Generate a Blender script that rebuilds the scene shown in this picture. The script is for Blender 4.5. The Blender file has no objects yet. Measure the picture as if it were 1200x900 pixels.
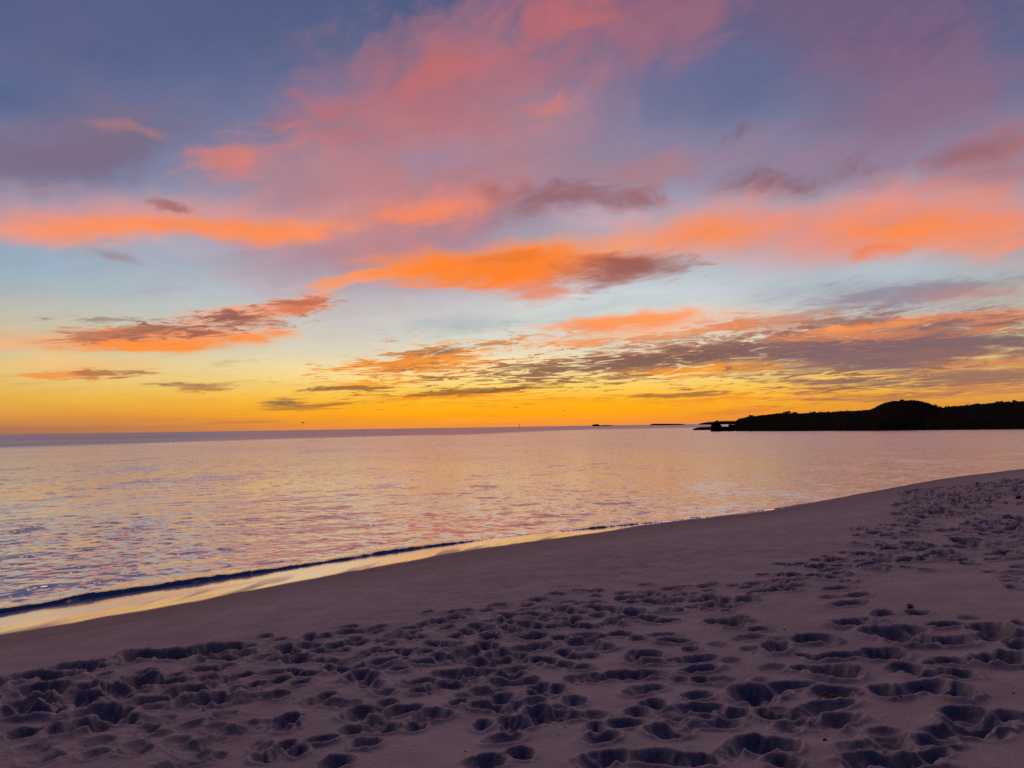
import bpy, math, random
import numpy as np

random.seed(7)
rng = np.random.default_rng(11)
SC = bpy.context.scene
COL = SC.collection
R = math.radians

# ------------------------------------------------------------------ tables
# sky: bearing, elevation, half length, half thickness, tilt (degrees), colour, opacity, noise kind, noise amount, edge lo, edge hi
CLOUDS = [
(-29.04,18.45,13.13,5.80,13.2,(120, 106, 136),0.55,'S',0.7,0.0,0.9),
(-30.25,17.10,9.25,1.89,16.4,(116, 102, 126),0.7,'M',0.6,0.0,0.9),
(-30.36,23.75,10.25,4.05,10.9,(94, 92, 126),0.3,'S',0.8,0.0,0.9),
(-33.59,20.18,5.95,2.04,16.4,(74, 98, 144),0.6,'S',0.7,0.0,0.9),
(-5.57,17.81,21.90,12.29,20.3,(170, 126, 140),1.0,'S',0.25,0.0,0.9),
(-9.06,17.43,16.72,7.00,17.5,(186, 130, 136),0.85,'S',0.4,0.0,0.9),
(-4.19,24.97,14.65,6.50,17.9,(186, 112, 118),0.7,'M',0.5,0.0,0.9),
(8.86,28.31,14.02,5.75,10.2,(170, 104, 118),0.65,'M',0.5,0.0,0.9),
(-6.13,25.14,5.44,2.29,17.6,(202, 108, 104),0.6,'M',0.8,0.0,0.9),
(5.00,28.55,5.32,1.88,10.1,(194, 106, 106),0.5,'M',0.9,0.0,0.9),
(-13.71,21.79,5.87,2.33,16.5,(190, 112, 116),0.6,'M',0.8,0.0,0.9),
(-18.78,18.59,6.03,2.20,20.3,(204, 128, 124),0.55,'M',0.7,0.0,0.9),
(-19.36,18.12,2.99,1.57,-4.2,(232, 126, 100),0.5,'M',0.7,0.0,0.9),
(3.23,22.44,3.37,1.11,4.7,(206, 124, 116),0.7,'M',0.8,0.0,0.9),
(-4.58,19.59,7.01,1.80,3.4,(158, 138, 162),0.6,'M',0.7,0.0,0.9),
(16.76,23.01,8.34,3.46,8.1,(100, 106, 142),0.7,'S',0.6,0.0,0.9),
(27.02,25.91,15.68,5.04,-10.3,(120, 92, 120),0.75,'S',0.6,0.0,0.9),
(28.49,24.13,4.10,2.72,-0.6,(92, 86, 124),0.5,'S',0.7,0.0,0.9),
(29.78,19.60,11.47,4.25,6.8,(146, 108, 130),0.7,'S',0.8,0.0,0.9),
(-26.38,19.42,4.67,0.59,-4.7,(196, 130, 116),0.6,'M',0.8,0,1.1),
(20.11,18.19,18.05,3.42,-3.5,(150, 124, 146),0.7,'S',0.7,0.0,0.9),
(17.26,20.26,2.84,0.93,14.4,(132, 98, 120),0.7,'M',0.7,0.0,0.9),
(21.18,16.55,7.11,1.57,-1.6,(130, 88, 102),0.85,'M',0.7,0,1.05),
(31.32,16.27,3.56,1.15,0.3,(126, 88, 104),0.8,'M',0.7,0,1.05),
(32.93,15.54,5.86,2.84,5.4,(180, 110, 112),0.65,'M',0.8,0.0,0.9),
(8.90,18.07,6.20,1.81,5.9,(176, 122, 128),0.65,'M',0.8,0.0,0.9),
(3.43,16.35,8.10,1.85,3.1,(148, 102, 110),0.6,'M',0.8,0,1.05),
(-30.74,17.93,11.05,3.58,19.2,(132, 106, 128),0.35,'M',0.6,0.0,0.9),
(-10.59,25.81,10.03,3.73,20.9,(150, 108, 126),0.5,'M',0.6,0.0,0.9),
(28.39,22.16,12.37,4.88,6.2,(134, 102, 128),0.55,'M',0.6,0.0,0.9),
(-22.99,14.28,20.92,2.37,3.8,(220, 152, 146),0.8,'S',0.5,0.0,0.9),
(-27.97,13.14,11.86,1.38,4.9,(250, 148, 108),0.95,'M',0.3,0,1.05),
(-17.60,14.09,7.73,1.39,4.3,(252, 142, 82),0.95,'M',0.3,0,1.05),
(-5.58,16.02,9.59,1.68,8.4,(230, 134, 110),0.95,'M',0.3,0,1.05),
(-22.98,13.71,16.17,1.03,4.7,(252, 144, 88),0.9,'M',0.25,0,1.05),
(-6.39,15.59,7.57,1.01,9.2,(246, 138, 96),0.8,'M',0.3,0,1.05),
(-23.27,15.04,2.07,0.63,-4.8,(164, 108, 110),0.85,'M',0.6,0,0.75),
(4.72,16.49,8.07,1.51,-3.5,(150, 100, 108),0.75,'M',0.8,0,0.95),
(5.97,15.18,5.15,1.19,-7.0,(196, 176, 190),0.55,'S',0.6,0.0,0.9),
(-32.27,10.80,5.03,1.04,0.4,(156, 172, 194),0.6,'S',0.5,0.0,0.9),
(-24.32,11.90,8.28,1.43,-0.3,(176, 172, 184),0.55,'M',0.7,0.0,0.9),
(-27.82,11.62,2.22,0.46,-11.5,(160, 130, 140),0.6,'M',0.6,0.0,0.9),
(22.73,13.17,21.56,4.13,-4.3,(222, 150, 142),0.8,'S',0.4,0.0,0.9),
(14.05,13.57,9.70,2.67,1.2,(250, 142, 86),0.95,'M',0.3,0,1.05),
(29.22,12.51,13.35,3.17,-8.3,(244, 138, 96),0.95,'M',0.3,0,1.05),
(27.47,12.60,5.85,1.38,-3.2,(255, 142, 70),0.75,'M',0.6,0.0,0.9),
(25.35,11.38,2.28,0.70,1.5,(240, 128, 76),0.8,'M',0.5,0,0.75),
(31.80,11.06,5.40,1.04,-8.6,(236, 150, 118),0.7,'M',0.7,0.0,0.9),
(25.03,9.85,11.21,1.75,2.2,(178, 192, 202),0.7,'S',0.5,0.0,0.9),
(26.02,8.34,12.77,1.90,-5.5,(158, 158, 174),0.7,'M',0.7,0,0.95),
(27.80,8.20,11.00,0.70,3.3,(146, 130, 144),0.7,'M',0.9,0,0.85),
(31.43,7.96,6.19,0.75,-1.7,(190, 134, 128),0.7,'M',0.9,0,0.85),
(-4.08,7.55,6.24,1.41,6.3,(172, 182, 182),0.7,'M',0.7,0,0.95),
(6.14,8.38,9.78,1.05,4.1,(176, 188, 192),0.5,'M',0.7,0.0,0.9),
(-12.21,10.41,11.21,0.69,15.2,(248, 166, 128),0.7,'M',0.6,0,0.85),
(-9.73,11.17,8.37,0.69,11.3,(250, 150, 96),0.8,'M',0.5,0,0.85),
(0.78,12.20,12.63,2.05,2.2,(244, 150, 92),0.75,'S',0.4,0,0.6),
(-2.11,11.92,11.29,2.17,1.0,(255, 132, 38),0.97,'M',0.5,0,0.9),
(1.09,11.45,9.15,2.35,-0.6,(250, 128, 44),0.9,'M',0.6,0,0.9),
(2.03,9.96,4.83,0.94,0.8,(224, 130, 96),0.7,'M',0.6,0,0.75),
(7.62,11.13,7.06,1.73,2.9,(196, 106, 70),0.8,'M',0.7,0,1),
(9.98,11.39,4.67,1.29,3.3,(146, 88, 84),0.85,'M',0.7,0,1),
(8.08,10.37,2.57,1.21,8.9,(156, 96, 90),0.7,'M',0.7,0,1.05),
(-0.50,12.59,4.85,0.54,0.0,(236, 122, 50),0.8,'M',0.6,0,0.75),
(-19.03,8.25,7.35,1.17,11.2,(246, 160, 116),0.75,'M',0.5,0,0.85),
(-24.53,6.22,9.12,1.08,2.9,(252, 150, 86),0.95,'M',0.45,0,0.7),
(-25.58,5.84,7.09,0.44,2.2,(255, 146, 64),0.95,'M',0.4,0,0.65),
(-26.11,6.56,5.60,0.64,7.2,(176, 112, 90),0.8,'F',1.1,0,0.7),
(-19.60,7.67,4.65,0.92,11.1,(186, 112, 84),0.8,'F',1.5,0,0.9),
(-20.59,7.72,2.45,0.66,9.1,(142, 90, 84),0.85,'F',1.5,0,0.9),
(-19.17,6.60,3.58,0.67,8.6,(255, 146, 66),0.9,'M',0.6,0,0.75),
(-15.98,8.92,3.41,0.76,10.4,(222, 122, 84),0.9,'F',0.9,0,0.7),
(-15.53,9.17,2.59,0.38,7.4,(190, 108, 86),0.8,'F',1.05,0,0.7),
(-27.64,7.29,3.81,0.28,4.6,(150, 110, 100),0.6,'F',1.5,0,0.7),
(-33.76,5.71,3.07,0.74,6.7,(244, 176, 128),0.7,'M',0.7,0.0,0.9),
(-30.06,4.58,6.61,0.77,4.3,(246, 188, 120),0.6,'M',0.7,0.0,0.9),
(-30.05,3.86,5.17,0.48,2.5,(240, 150, 74),0.9,'F',1.2,0,0.7),
(-27.85,3.99,2.69,0.35,0.5,(176, 116, 80),0.85,'F',1.35,0,0.7),
(-23.31,3.22,3.63,0.22,-0.6,(150, 118, 88),0.9,'F',0.75,0,0.7),
(-22.28,2.90,2.15,0.29,1.1,(186, 120, 66),0.9,'F',0.9,0,0.7),
(-20.58,4.67,2.42,0.33,5.7,(200, 178, 130),0.5,'F',1.2,0,0.8),
(10.81,7.21,13.30,1.39,2.7,(244, 178, 140),0.8,'M',0.6,0,0.85),
(8.32,7.49,7.41,0.78,1.7,(250, 148, 84),0.92,'M',0.6,0,0.75),
(15.95,7.16,4.45,0.77,5.2,(226, 128, 84),0.9,'F',0.9,0,0.8),
(19.72,7.13,5.21,1.00,-0.4,(200, 132, 112),0.75,'M',0.8,0,0.85),
(5.15,6.26,2.92,0.53,1.4,(246, 158, 92),0.8,'F',1.05,0,0.8),
(23.58,6.83,4.34,0.81,2.3,(150, 104, 104),0.75,'F',1.2,0,0.8),
(24.63,6.38,6.30,0.50,2.7,(250, 152, 84),0.9,'M',0.5,0,0.75),
(31.60,6.43,6.53,0.67,-2.3,(232, 134, 86),0.85,'M',0.6,0,0.75),
(-5.69,5.16,8.60,1.25,4.9,(248, 156, 60),0.9,'F',1.35,0,0.65),
(-5.69,5.63,6.15,0.47,4.4,(126, 96, 80),0.85,'F',1.5,0,0.7),
(-8.21,4.92,5.89,0.48,2.4,(240, 140, 50),0.8,'F',1.35,0,0.6),
(12.59,5.03,13.02,2.01,5.0,(196, 122, 78),0.9,'F',1.2,0,0.7),
(21.89,5.11,18.65,1.91,1.0,(132, 98, 100),0.95,'F',1.05,0,0.7),
(9.81,4.62,9.38,0.90,3.1,(124, 94, 88),0.92,'F',1.2,0,0.65),
(28.16,4.78,11.45,1.85,0.2,(128, 98, 104),0.92,'M',0.7,0,0.65),
(2.57,4.29,5.34,0.56,1.8,(140, 104, 84),0.85,'F',1.5,0,0.65),
(14.97,3.96,8.71,0.54,1.4,(250, 160, 52),0.85,'F',1.5,0,0.65),
(27.20,5.72,9.82,0.35,-1.0,(228, 134, 84),0.8,'F',1.2,0,0.7),
(29.13,4.36,7.36,0.35,-1.5,(196, 122, 88),0.7,'F',1.35,0,0.7),
(30.50,2.69,8.69,1.23,-1.4,(170, 118, 94),0.85,'F',1.2,0,0.7),
(32.40,3.49,6.39,0.54,-2.4,(238, 150, 70),0.8,'F',1.2,0,0.7),
(26.59,3.26,8.24,0.36,-0.9,(252, 170, 76),0.8,'F',1.2,0,0.7),
(31.41,1.80,7.52,0.61,-0.5,(208, 134, 86),0.8,'F',1.2,0,0.7),
(25.50,1.64,7.27,0.36,0.7,(168, 112, 80),0.75,'F',1.35,0,0.7),
(20.98,2.90,3.90,0.37,1.7,(160, 112, 84),0.8,'F',1.35,0,0.7),
(-4.44,4.45,13.64,2.48,3.9,(248, 156, 62),0.85,'F',1.7,0.4,1.1),
(1.29,3.90,17.09,2.84,2.2,(138, 102, 82),0.88,'F',1.8,0.6,1.2),
(22.33,2.03,16.67,1.97,0.6,(232, 146, 66),0.8,'F',1.5,0.5,1.2),
(24.51,2.97,15.04,2.91,0.9,(134, 102, 92),0.85,'F',1.6,0.6,1.25),
(25.65,5.48,14.88,2.56,3.1,(240, 146, 84),0.4,'F',1.6,0.75,1.5),
(11.41,6.69,15.26,1.91,3.1,(246, 166, 110),0.7,'F',1.6,0.7,1.4),
(26.79,8.41,13.47,2.83,-0.8,(140, 140, 158),0.6,'M',1.4,0.6,1.5),
(-22.90,3.28,12.36,2.13,3.4,(206, 160, 110),0.55,'F',1.6,0.8,1.5),
(-22.93,6.94,10.00,1.63,6.6,(150, 100, 88),0.7,'F',1.6,0.75,1.3),
(-25.36,9.84,9.39,1.91,7.4,(176, 160, 170),0.5,'M',1.3,0.6,1.5),
(-3.13,7.35,10.89,1.94,3.3,(176, 182, 182),0.6,'F',1.4,0.6,1.4),
(27.91,4.55,14.59,2.36,1.8,(128, 100, 104),0.8,'M',0.7,0,1),
(24.89,6.28,6.98,0.48,3.2,(250, 152, 84),0.85,'M',0.5,0,0.95),
(30.97,2.67,9.12,0.68,0.0,(150, 110, 98),0.7,'F',0.9,0,0.7),
(-10.70,3.30,3.23,0.34,2.1,(250, 158, 40),0.85,'F',1.05,0,0.6),
(-12.08,3.05,3.99,0.27,1.6,(150, 104, 64),0.92,'F',0.9,0,0.65),
(-4.46,2.42,8.82,0.48,1.5,(250, 152, 32),0.85,'F',1.05,0,0.7),
(-4.14,2.64,6.95,0.28,1.8,(150, 104, 58),0.92,'F',1.2,0,0.6),
(1.27,2.92,4.02,0.28,4.8,(140, 100, 66),0.85,'F',1.2,0,0.65),
(-16.41,2.03,2.15,0.34,1.4,(140, 104, 76),0.92,'F',1.05,0,0.65),
(-15.53,1.62,3.19,0.23,0.1,(176, 120, 60),0.8,'F',1.05,0,0.7),
(-12.84,1.88,2.29,0.23,1.2,(180, 116, 52),0.85,'F',1.05,0,0.7),
(11.60,2.14,6.07,0.27,0.5,(170, 112, 62),0.92,'F',0.9,0,0.65),
(6.98,3.44,4.61,0.35,2.0,(150, 108, 76),0.8,'F',1.35,0,0.65),
(14.90,1.75,5.13,0.38,1.6,(240, 142, 50),0.6,'F',1.2,0,0.7),
(16.35,0.86,4.11,0.30,2.5,(222, 132, 56),0.75,'M',0.6,0,0.75),
(3.79,1.92,6.81,0.24,-0.4,(250, 160, 30),0.6,'F',1.2,0,0.7),
(-26.30,0.83,11.99,0.32,-0.1,(214, 134, 76),0.5,'M',0.6,0.0,0.9),
(-19.43,0.63,4.12,0.15,0.6,(190, 122, 66),0.6,'M',0.6,0,0.75),
]
# hollows trodden into the sand: x, y, half width across, half depth along, depth (metres), bearing
PRINTS = [
(2.97,8.61,0.168,0.124,0.087,0.03),(3.80,8.84,0.095,0.090,0.071,0.09),(3.72,8.84,0.056,0.050,0.055,0.06),(3.53,8.52,0.157,0.093,0.072,-0.07),(3.56,8.09,0.138,0.090,0.063,-0.24),
(3.27,7.68,0.201,0.120,0.088,-0.34),(3.40,7.18,0.101,0.110,0.069,0.32),(3.31,7.14,0.061,0.086,0.043,0.40),(3.67,7.13,0.125,0.090,0.067,0.16),(2.92,6.82,0.200,0.137,0.119,-0.26),
(3.09,6.47,0.244,0.163,0.106,-0.00),(3.30,6.55,0.135,0.122,0.075,0.05),(3.64,6.62,0.160,0.102,0.075,-0.19),(3.91,6.43,0.149,0.161,0.127,-0.33),(3.79,6.39,0.087,0.108,0.063,0.22),
(3.91,6.15,0.186,0.125,0.099,0.34),(3.82,6.21,0.130,0.066,0.080,-0.13),(2.44,6.40,0.184,0.134,0.091,-0.14),(3.12,6.16,0.176,0.167,0.141,-0.32),(3.41,6.10,0.168,0.142,0.093,0.15),
(2.07,6.21,0.120,0.186,0.102,0.34),(2.41,5.90,0.207,0.092,0.080,-0.13),(2.22,5.96,0.108,0.053,0.061,0.67),(2.74,5.87,0.174,0.139,0.100,-0.10),(2.85,5.94,0.095,0.105,0.076,-0.56),
(3.14,5.60,0.163,0.096,0.083,0.22),(2.99,5.59,0.084,0.057,0.050,0.40),(3.41,5.53,0.184,0.165,0.144,-0.13),(2.06,5.63,0.085,0.090,0.066,-0.26),(2.23,5.49,0.176,0.167,0.120,-0.10),
(2.76,5.55,0.105,0.090,0.071,-0.15),(2.86,5.31,0.205,0.123,0.096,0.32),(2.98,5.30,0.123,0.073,0.059,-0.26),(1.84,5.25,0.189,0.090,0.066,0.07),(2.07,5.09,0.155,0.090,0.066,0.19),
(1.97,5.05,0.101,0.051,0.035,-0.09),(1.67,5.13,0.099,0.147,0.080,-0.28),(2.37,5.00,0.117,0.158,0.085,0.23),(2.64,5.07,0.178,0.106,0.089,-0.23),(2.75,4.90,0.119,0.165,0.095,0.27),
(1.90,4.78,0.197,0.090,0.063,-0.27),(1.59,4.66,0.146,0.099,0.068,0.21),(1.85,4.54,0.146,0.096,0.066,-0.15),(2.61,4.57,0.127,0.090,0.071,0.21),(2.81,4.48,0.082,0.090,0.056,-0.15),
(2.55,4.38,0.194,0.152,0.108,-0.11),(2.36,4.24,0.199,0.099,0.073,-0.06),(1.99,4.19,0.112,0.090,0.061,-0.35),(2.17,4.10,0.105,0.090,0.076,0.34),(1.84,3.91,0.232,0.090,0.078,0.30),
(2.05,3.93,0.135,0.053,0.047,-0.38),(1.41,4.22,0.107,0.102,0.067,0.06),(1.34,4.00,0.084,0.090,0.069,-0.32),(4.21,6.49,0.070,0.117,0.063,0.30),(3.80,5.88,0.099,0.160,0.084,0.05),
(3.74,5.83,0.061,0.105,0.054,0.61),(0.84,9.42,0.187,0.090,0.071,-0.11),(1.00,9.37,0.095,0.048,0.060,-0.53),(1.62,9.70,0.097,0.090,0.063,-0.16),(0.26,8.97,0.114,0.090,0.061,0.29),
(0.49,9.22,0.118,0.090,0.070,-0.07),(0.76,8.59,0.147,0.093,0.065,0.08),(0.56,8.76,0.124,0.090,0.059,-0.12),(1.56,9.12,0.118,0.090,0.076,0.19),(1.50,9.18,0.078,0.047,0.051,-0.26),
(1.89,8.79,0.140,0.103,0.074,-0.10),(1.24,8.83,0.114,0.099,0.078,-0.10),(1.32,8.77,0.051,0.071,0.063,0.09),(1.23,8.57,0.098,0.090,0.059,-0.03),(2.21,8.97,0.078,0.090,0.061,0.10),
(2.25,8.98,0.050,0.054,0.053,-0.11),(2.00,9.32,0.121,0.094,0.061,-0.20),(1.90,9.28,0.059,0.048,0.036,0.66),(1.50,8.52,0.147,0.130,0.100,0.26),(1.37,8.56,0.097,0.085,0.062,-0.55),
(2.13,8.12,0.202,0.125,0.090,0.02),(2.45,8.37,0.148,0.108,0.087,-0.02),(2.53,8.31,0.070,0.083,0.046,-0.67),(1.58,7.92,0.149,0.115,0.096,-0.27),(1.16,7.95,0.170,0.127,0.102,0.24),
(1.20,7.65,0.197,0.126,0.098,0.21),(1.09,7.70,0.135,0.065,0.059,0.09),(1.41,7.48,0.172,0.090,0.075,-0.18),(1.29,7.50,0.118,0.052,0.054,0.61),(1.99,7.31,0.204,0.138,0.107,0.33),
(2.13,6.88,0.112,0.090,0.063,0.30),(0.83,8.33,0.118,0.090,0.078,-0.06),(0.97,8.17,0.151,0.109,0.085,0.30),(0.44,8.39,0.155,0.090,0.061,-0.07),(0.83,7.93,0.090,0.090,0.061,-0.00),
(0.62,8.11,0.070,0.090,0.064,0.32),(0.55,7.76,0.154,0.090,0.076,-0.25),(0.29,8.03,0.125,0.110,0.075,0.01),(0.07,7.58,0.086,0.111,0.072,0.03),(0.65,7.39,0.157,0.109,0.087,0.25),
(0.16,7.13,0.161,0.129,0.101,0.34),(0.39,6.97,0.099,0.096,0.069,-0.16),(0.59,6.69,0.152,0.128,0.088,0.05),(0.72,6.62,0.106,0.082,0.063,-0.04),(0.94,6.99,0.110,0.090,0.075,0.23),
(1.34,6.63,0.163,0.094,0.071,0.15),(1.42,6.36,0.074,0.090,0.058,0.16),(1.39,6.06,0.158,0.094,0.071,-0.19),(1.24,6.11,0.081,0.053,0.040,-0.44),(1.06,6.29,0.108,0.090,0.073,0.25),
(1.02,6.06,0.165,0.091,0.064,0.26),(0.22,6.25,0.115,0.115,0.085,0.16),(0.15,6.31,0.053,0.073,0.067,-0.23),(0.45,6.33,0.090,0.114,0.059,-0.12),(0.59,6.35,0.081,0.090,0.054,0.10),
(0.05,6.36,0.072,0.095,0.060,-0.26),(1.37,5.78,0.160,0.090,0.076,-0.30),(0.85,5.71,0.196,0.110,0.082,0.02),(1.01,5.69,0.110,0.077,0.061,0.62),(1.29,5.48,0.080,0.090,0.066,-0.27),
(1.42,5.42,0.070,0.090,0.057,0.05),(0.52,5.62,0.080,0.090,0.064,0.01),(0.58,5.63,0.040,0.062,0.047,-0.45),(0.09,5.67,0.080,0.090,0.068,0.11),(0.02,5.69,0.049,0.056,0.040,-0.44),
(0.18,5.33,0.151,0.110,0.083,0.20),(0.37,5.12,0.080,0.090,0.054,-0.22),(0.80,5.25,0.098,0.090,0.070,-0.08),(0.86,5.30,0.045,0.059,0.039,0.38),(1.19,5.15,0.105,0.090,0.065,-0.12),
(1.53,5.12,0.151,0.180,0.116,0.19),(0.88,4.99,0.070,0.090,0.066,-0.27),(0.82,5.00,0.047,0.048,0.051,0.09),(1.13,4.89,0.171,0.090,0.072,-0.08),(1.33,4.78,0.105,0.090,0.061,0.08),
(0.13,4.97,0.091,0.090,0.075,0.03),(0.08,4.93,0.059,0.046,0.060,0.55),(0.30,4.85,0.103,0.090,0.078,-0.08),(0.02,4.82,0.070,0.090,0.061,0.09),(0.63,4.65,0.126,0.090,0.072,-0.14),
(0.46,4.60,0.070,0.090,0.060,0.07),(0.49,4.45,0.101,0.090,0.058,0.19),(0.86,4.50,0.130,0.105,0.080,0.02),(1.16,4.62,0.155,0.094,0.065,0.02),(1.24,4.59,0.095,0.051,0.043,-0.58),
(1.28,4.24,0.150,0.113,0.097,-0.33),(0.44,4.14,0.118,0.098,0.074,-0.00),(0.52,4.19,0.074,0.053,0.062,0.14),(0.72,4.10,0.153,0.098,0.084,0.15),(0.91,4.06,0.118,0.090,0.065,0.21),
(1.49,4.71,0.070,0.090,0.067,-0.04),(0.02,4.29,0.070,0.090,0.060,-0.27),(-0.05,4.31,0.038,0.058,0.029,0.49),(-2.55,7.92,0.071,0.090,0.055,-0.01),(-2.49,7.91,0.035,0.069,0.042,-0.19),
(-0.62,8.54,0.170,0.145,0.106,0.02),(-0.97,8.61,0.070,0.090,0.055,-0.35),(-0.93,8.61,0.035,0.051,0.029,-0.13),(-0.18,8.79,0.112,0.090,0.062,-0.33),(-0.26,8.75,0.074,0.056,0.037,-0.65),
(-0.12,8.27,0.117,0.114,0.093,-0.18),(-0.06,8.34,0.059,0.060,0.061,-0.47),(-1.40,8.07,0.093,0.095,0.073,-0.11),(-1.48,8.04,0.064,0.074,0.059,0.65),(-1.75,8.16,0.094,0.090,0.068,0.04),
(-1.68,8.14,0.045,0.063,0.060,0.13),(-1.06,7.52,0.129,0.115,0.075,-0.33),(-1.16,7.52,0.064,0.075,0.045,0.56),(-1.56,7.62,0.088,0.090,0.072,-0.11),(-1.93,7.41,0.098,0.090,0.065,0.11),
(-1.69,7.38,0.139,0.094,0.077,0.09),(-2.11,7.29,0.097,0.090,0.078,-0.22),(-2.27,7.08,0.105,0.109,0.080,0.03),(-1.96,6.96,0.143,0.127,0.104,-0.07),(-1.84,6.79,0.070,0.093,0.067,-0.08),
(-1.60,6.73,0.078,0.090,0.057,-0.22),(-1.56,6.52,0.070,0.090,0.059,-0.04),(-2.00,6.45,0.143,0.102,0.074,0.22),(-1.69,6.28,0.138,0.105,0.086,0.29),(-1.87,6.17,0.119,0.094,0.081,-0.32),
(-1.97,6.12,0.074,0.065,0.048,0.14),(-1.66,6.01,0.084,0.097,0.069,-0.31),(-1.58,7.16,0.070,0.090,0.052,-0.02),(-1.29,6.94,0.110,0.123,0.087,0.35),(-1.36,7.02,0.052,0.082,0.044,-0.59),
(-1.10,6.49,0.140,0.148,0.111,-0.18),(-1.22,6.42,0.097,0.079,0.064,-0.41),(-0.96,6.55,0.084,0.090,0.071,0.01),(-0.95,6.87,0.108,0.090,0.077,-0.13),(-0.73,6.41,0.164,0.105,0.087,-0.02),
(-0.53,6.53,0.139,0.119,0.078,0.21),(-0.30,6.41,0.109,0.090,0.076,-0.28),(-0.42,7.44,0.095,0.094,0.066,-0.27),(-0.25,7.28,0.103,0.103,0.086,0.13),(-0.17,7.33,0.055,0.070,0.056,-0.54),
(-0.28,6.96,0.089,0.111,0.074,0.07),(-0.57,6.94,0.108,0.155,0.075,0.03),(-0.77,7.10,0.091,0.104,0.074,-0.30),(-0.37,6.76,0.115,0.090,0.068,-0.30),(-0.93,6.20,0.089,0.090,0.072,-0.05),
(-1.19,6.04,0.131,0.113,0.089,-0.20),(-0.73,5.84,0.133,0.090,0.079,-0.12),(-0.49,5.92,0.076,0.095,0.053,-0.20),(-0.55,5.97,0.053,0.065,0.046,0.05),(-0.35,6.01,0.094,0.090,0.067,0.31),
(-0.11,6.65,0.085,0.103,0.073,-0.01),(-0.11,5.91,0.075,0.090,0.058,0.35),(-1.37,5.64,0.074,0.090,0.056,0.30),(-1.41,5.60,0.043,0.047,0.037,-0.43),(-1.42,5.53,0.070,0.090,0.055,-0.01),
(-1.36,5.56,0.037,0.048,0.032,-0.12),(-0.95,5.63,0.089,0.103,0.059,-0.24),(-0.70,5.58,0.076,0.090,0.064,0.33),(-0.61,5.66,0.070,0.090,0.067,-0.09),(-0.55,5.66,0.049,0.051,0.059,-0.30),
(-0.21,5.56,0.126,0.090,0.059,-0.09),(-1.04,5.18,0.097,0.092,0.077,0.17),(-0.88,5.35,0.070,0.090,0.060,-0.34),(-0.76,5.14,0.147,0.090,0.061,-0.34),(-0.40,5.25,0.074,0.090,0.051,0.34),
(-0.20,5.15,0.168,0.102,0.074,0.33),(-0.07,5.03,0.070,0.090,0.061,-0.01),(-0.02,5.01,0.032,0.060,0.030,-0.26),(-0.90,4.98,0.086,0.090,0.060,0.21),(-1.02,4.84,0.077,0.090,0.056,-0.32),
(-0.82,4.83,0.111,0.090,0.071,0.12),(-1.50,5.12,0.091,0.093,0.075,-0.18),(-1.44,5.16,0.053,0.054,0.040,-0.68),(-0.88,4.57,0.092,0.090,0.071,0.28),(-1.38,4.65,0.089,0.092,0.067,0.12),
(-1.18,4.70,0.116,0.090,0.075,0.07),(-1.27,4.54,0.070,0.090,0.060,-0.23),(-1.34,4.55,0.039,0.055,0.039,0.42),(-1.45,4.54,0.081,0.108,0.061,0.32),(-1.40,4.47,0.046,0.061,0.040,0.12),
(-1.00,4.33,0.094,0.090,0.064,-0.13),(-0.17,4.20,0.107,0.090,0.061,-0.26),(-0.06,4.82,0.070,0.090,0.065,-0.16),(-4.27,6.77,0.204,0.162,0.107,-0.33),(-3.79,6.06,0.263,0.188,0.153,0.23),
(-3.98,7.09,0.276,0.139,0.100,-0.11),(-3.90,6.75,0.177,0.129,0.111,-0.07),(-4.06,6.83,0.093,0.080,0.064,-0.52),(-3.85,6.42,0.212,0.132,0.093,0.34),(-4.04,6.47,0.132,0.070,0.068,-0.53),
(-3.60,5.77,0.289,0.141,0.118,0.27),(-3.55,7.40,0.209,0.142,0.123,0.13),(-3.30,7.39,0.183,0.139,0.121,-0.03),(-3.51,6.29,0.183,0.146,0.113,-0.23),(-3.08,6.14,0.214,0.124,0.085,-0.25),
(-3.12,6.51,0.163,0.136,0.109,-0.02),(-2.82,6.35,0.197,0.106,0.069,-0.08),(-2.94,6.37,0.095,0.058,0.047,-0.49),(-3.00,5.68,0.200,0.146,0.102,0.20),(-2.90,5.35,0.258,0.166,0.114,-0.33),
(-3.04,5.27,0.139,0.129,0.055,-0.43),(-3.32,5.31,0.124,0.090,0.077,0.35),(-2.28,5.77,0.228,0.173,0.121,-0.10),(-2.51,6.14,0.169,0.098,0.074,0.14),(-1.92,4.52,0.167,0.090,0.059,-0.11),
(-3.35,6.09,0.177,0.105,0.087,0.05),(3.15,8.84,0.146,0.094,0.073,-0.04),(3.68,9.11,0.139,0.174,0.116,-0.21),(3.92,9.37,0.115,0.124,0.099,0.24),(3.84,9.43,0.055,0.084,0.047,0.16),
(3.42,9.58,0.115,0.122,0.079,0.05),(3.32,9.67,0.072,0.080,0.063,-0.57),(3.93,9.77,0.104,0.118,0.080,-0.04),(3.86,9.77,0.057,0.071,0.049,0.14),(3.87,10.12,0.107,0.124,0.093,0.31),
(3.60,10.57,0.111,0.101,0.084,-0.15),(3.70,10.41,0.094,0.099,0.066,-0.26),(4.22,10.82,0.099,0.110,0.080,-0.11),(4.47,11.14,0.085,0.090,0.060,0.33),(4.48,9.95,0.123,0.128,0.093,0.02),
(4.47,9.68,0.136,0.164,0.118,0.02),(4.99,10.69,0.134,0.116,0.091,-0.30),(4.73,9.88,0.093,0.101,0.078,0.19),(4.79,9.95,0.050,0.057,0.054,0.54),(4.92,9.77,0.077,0.090,0.059,0.26),
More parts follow.
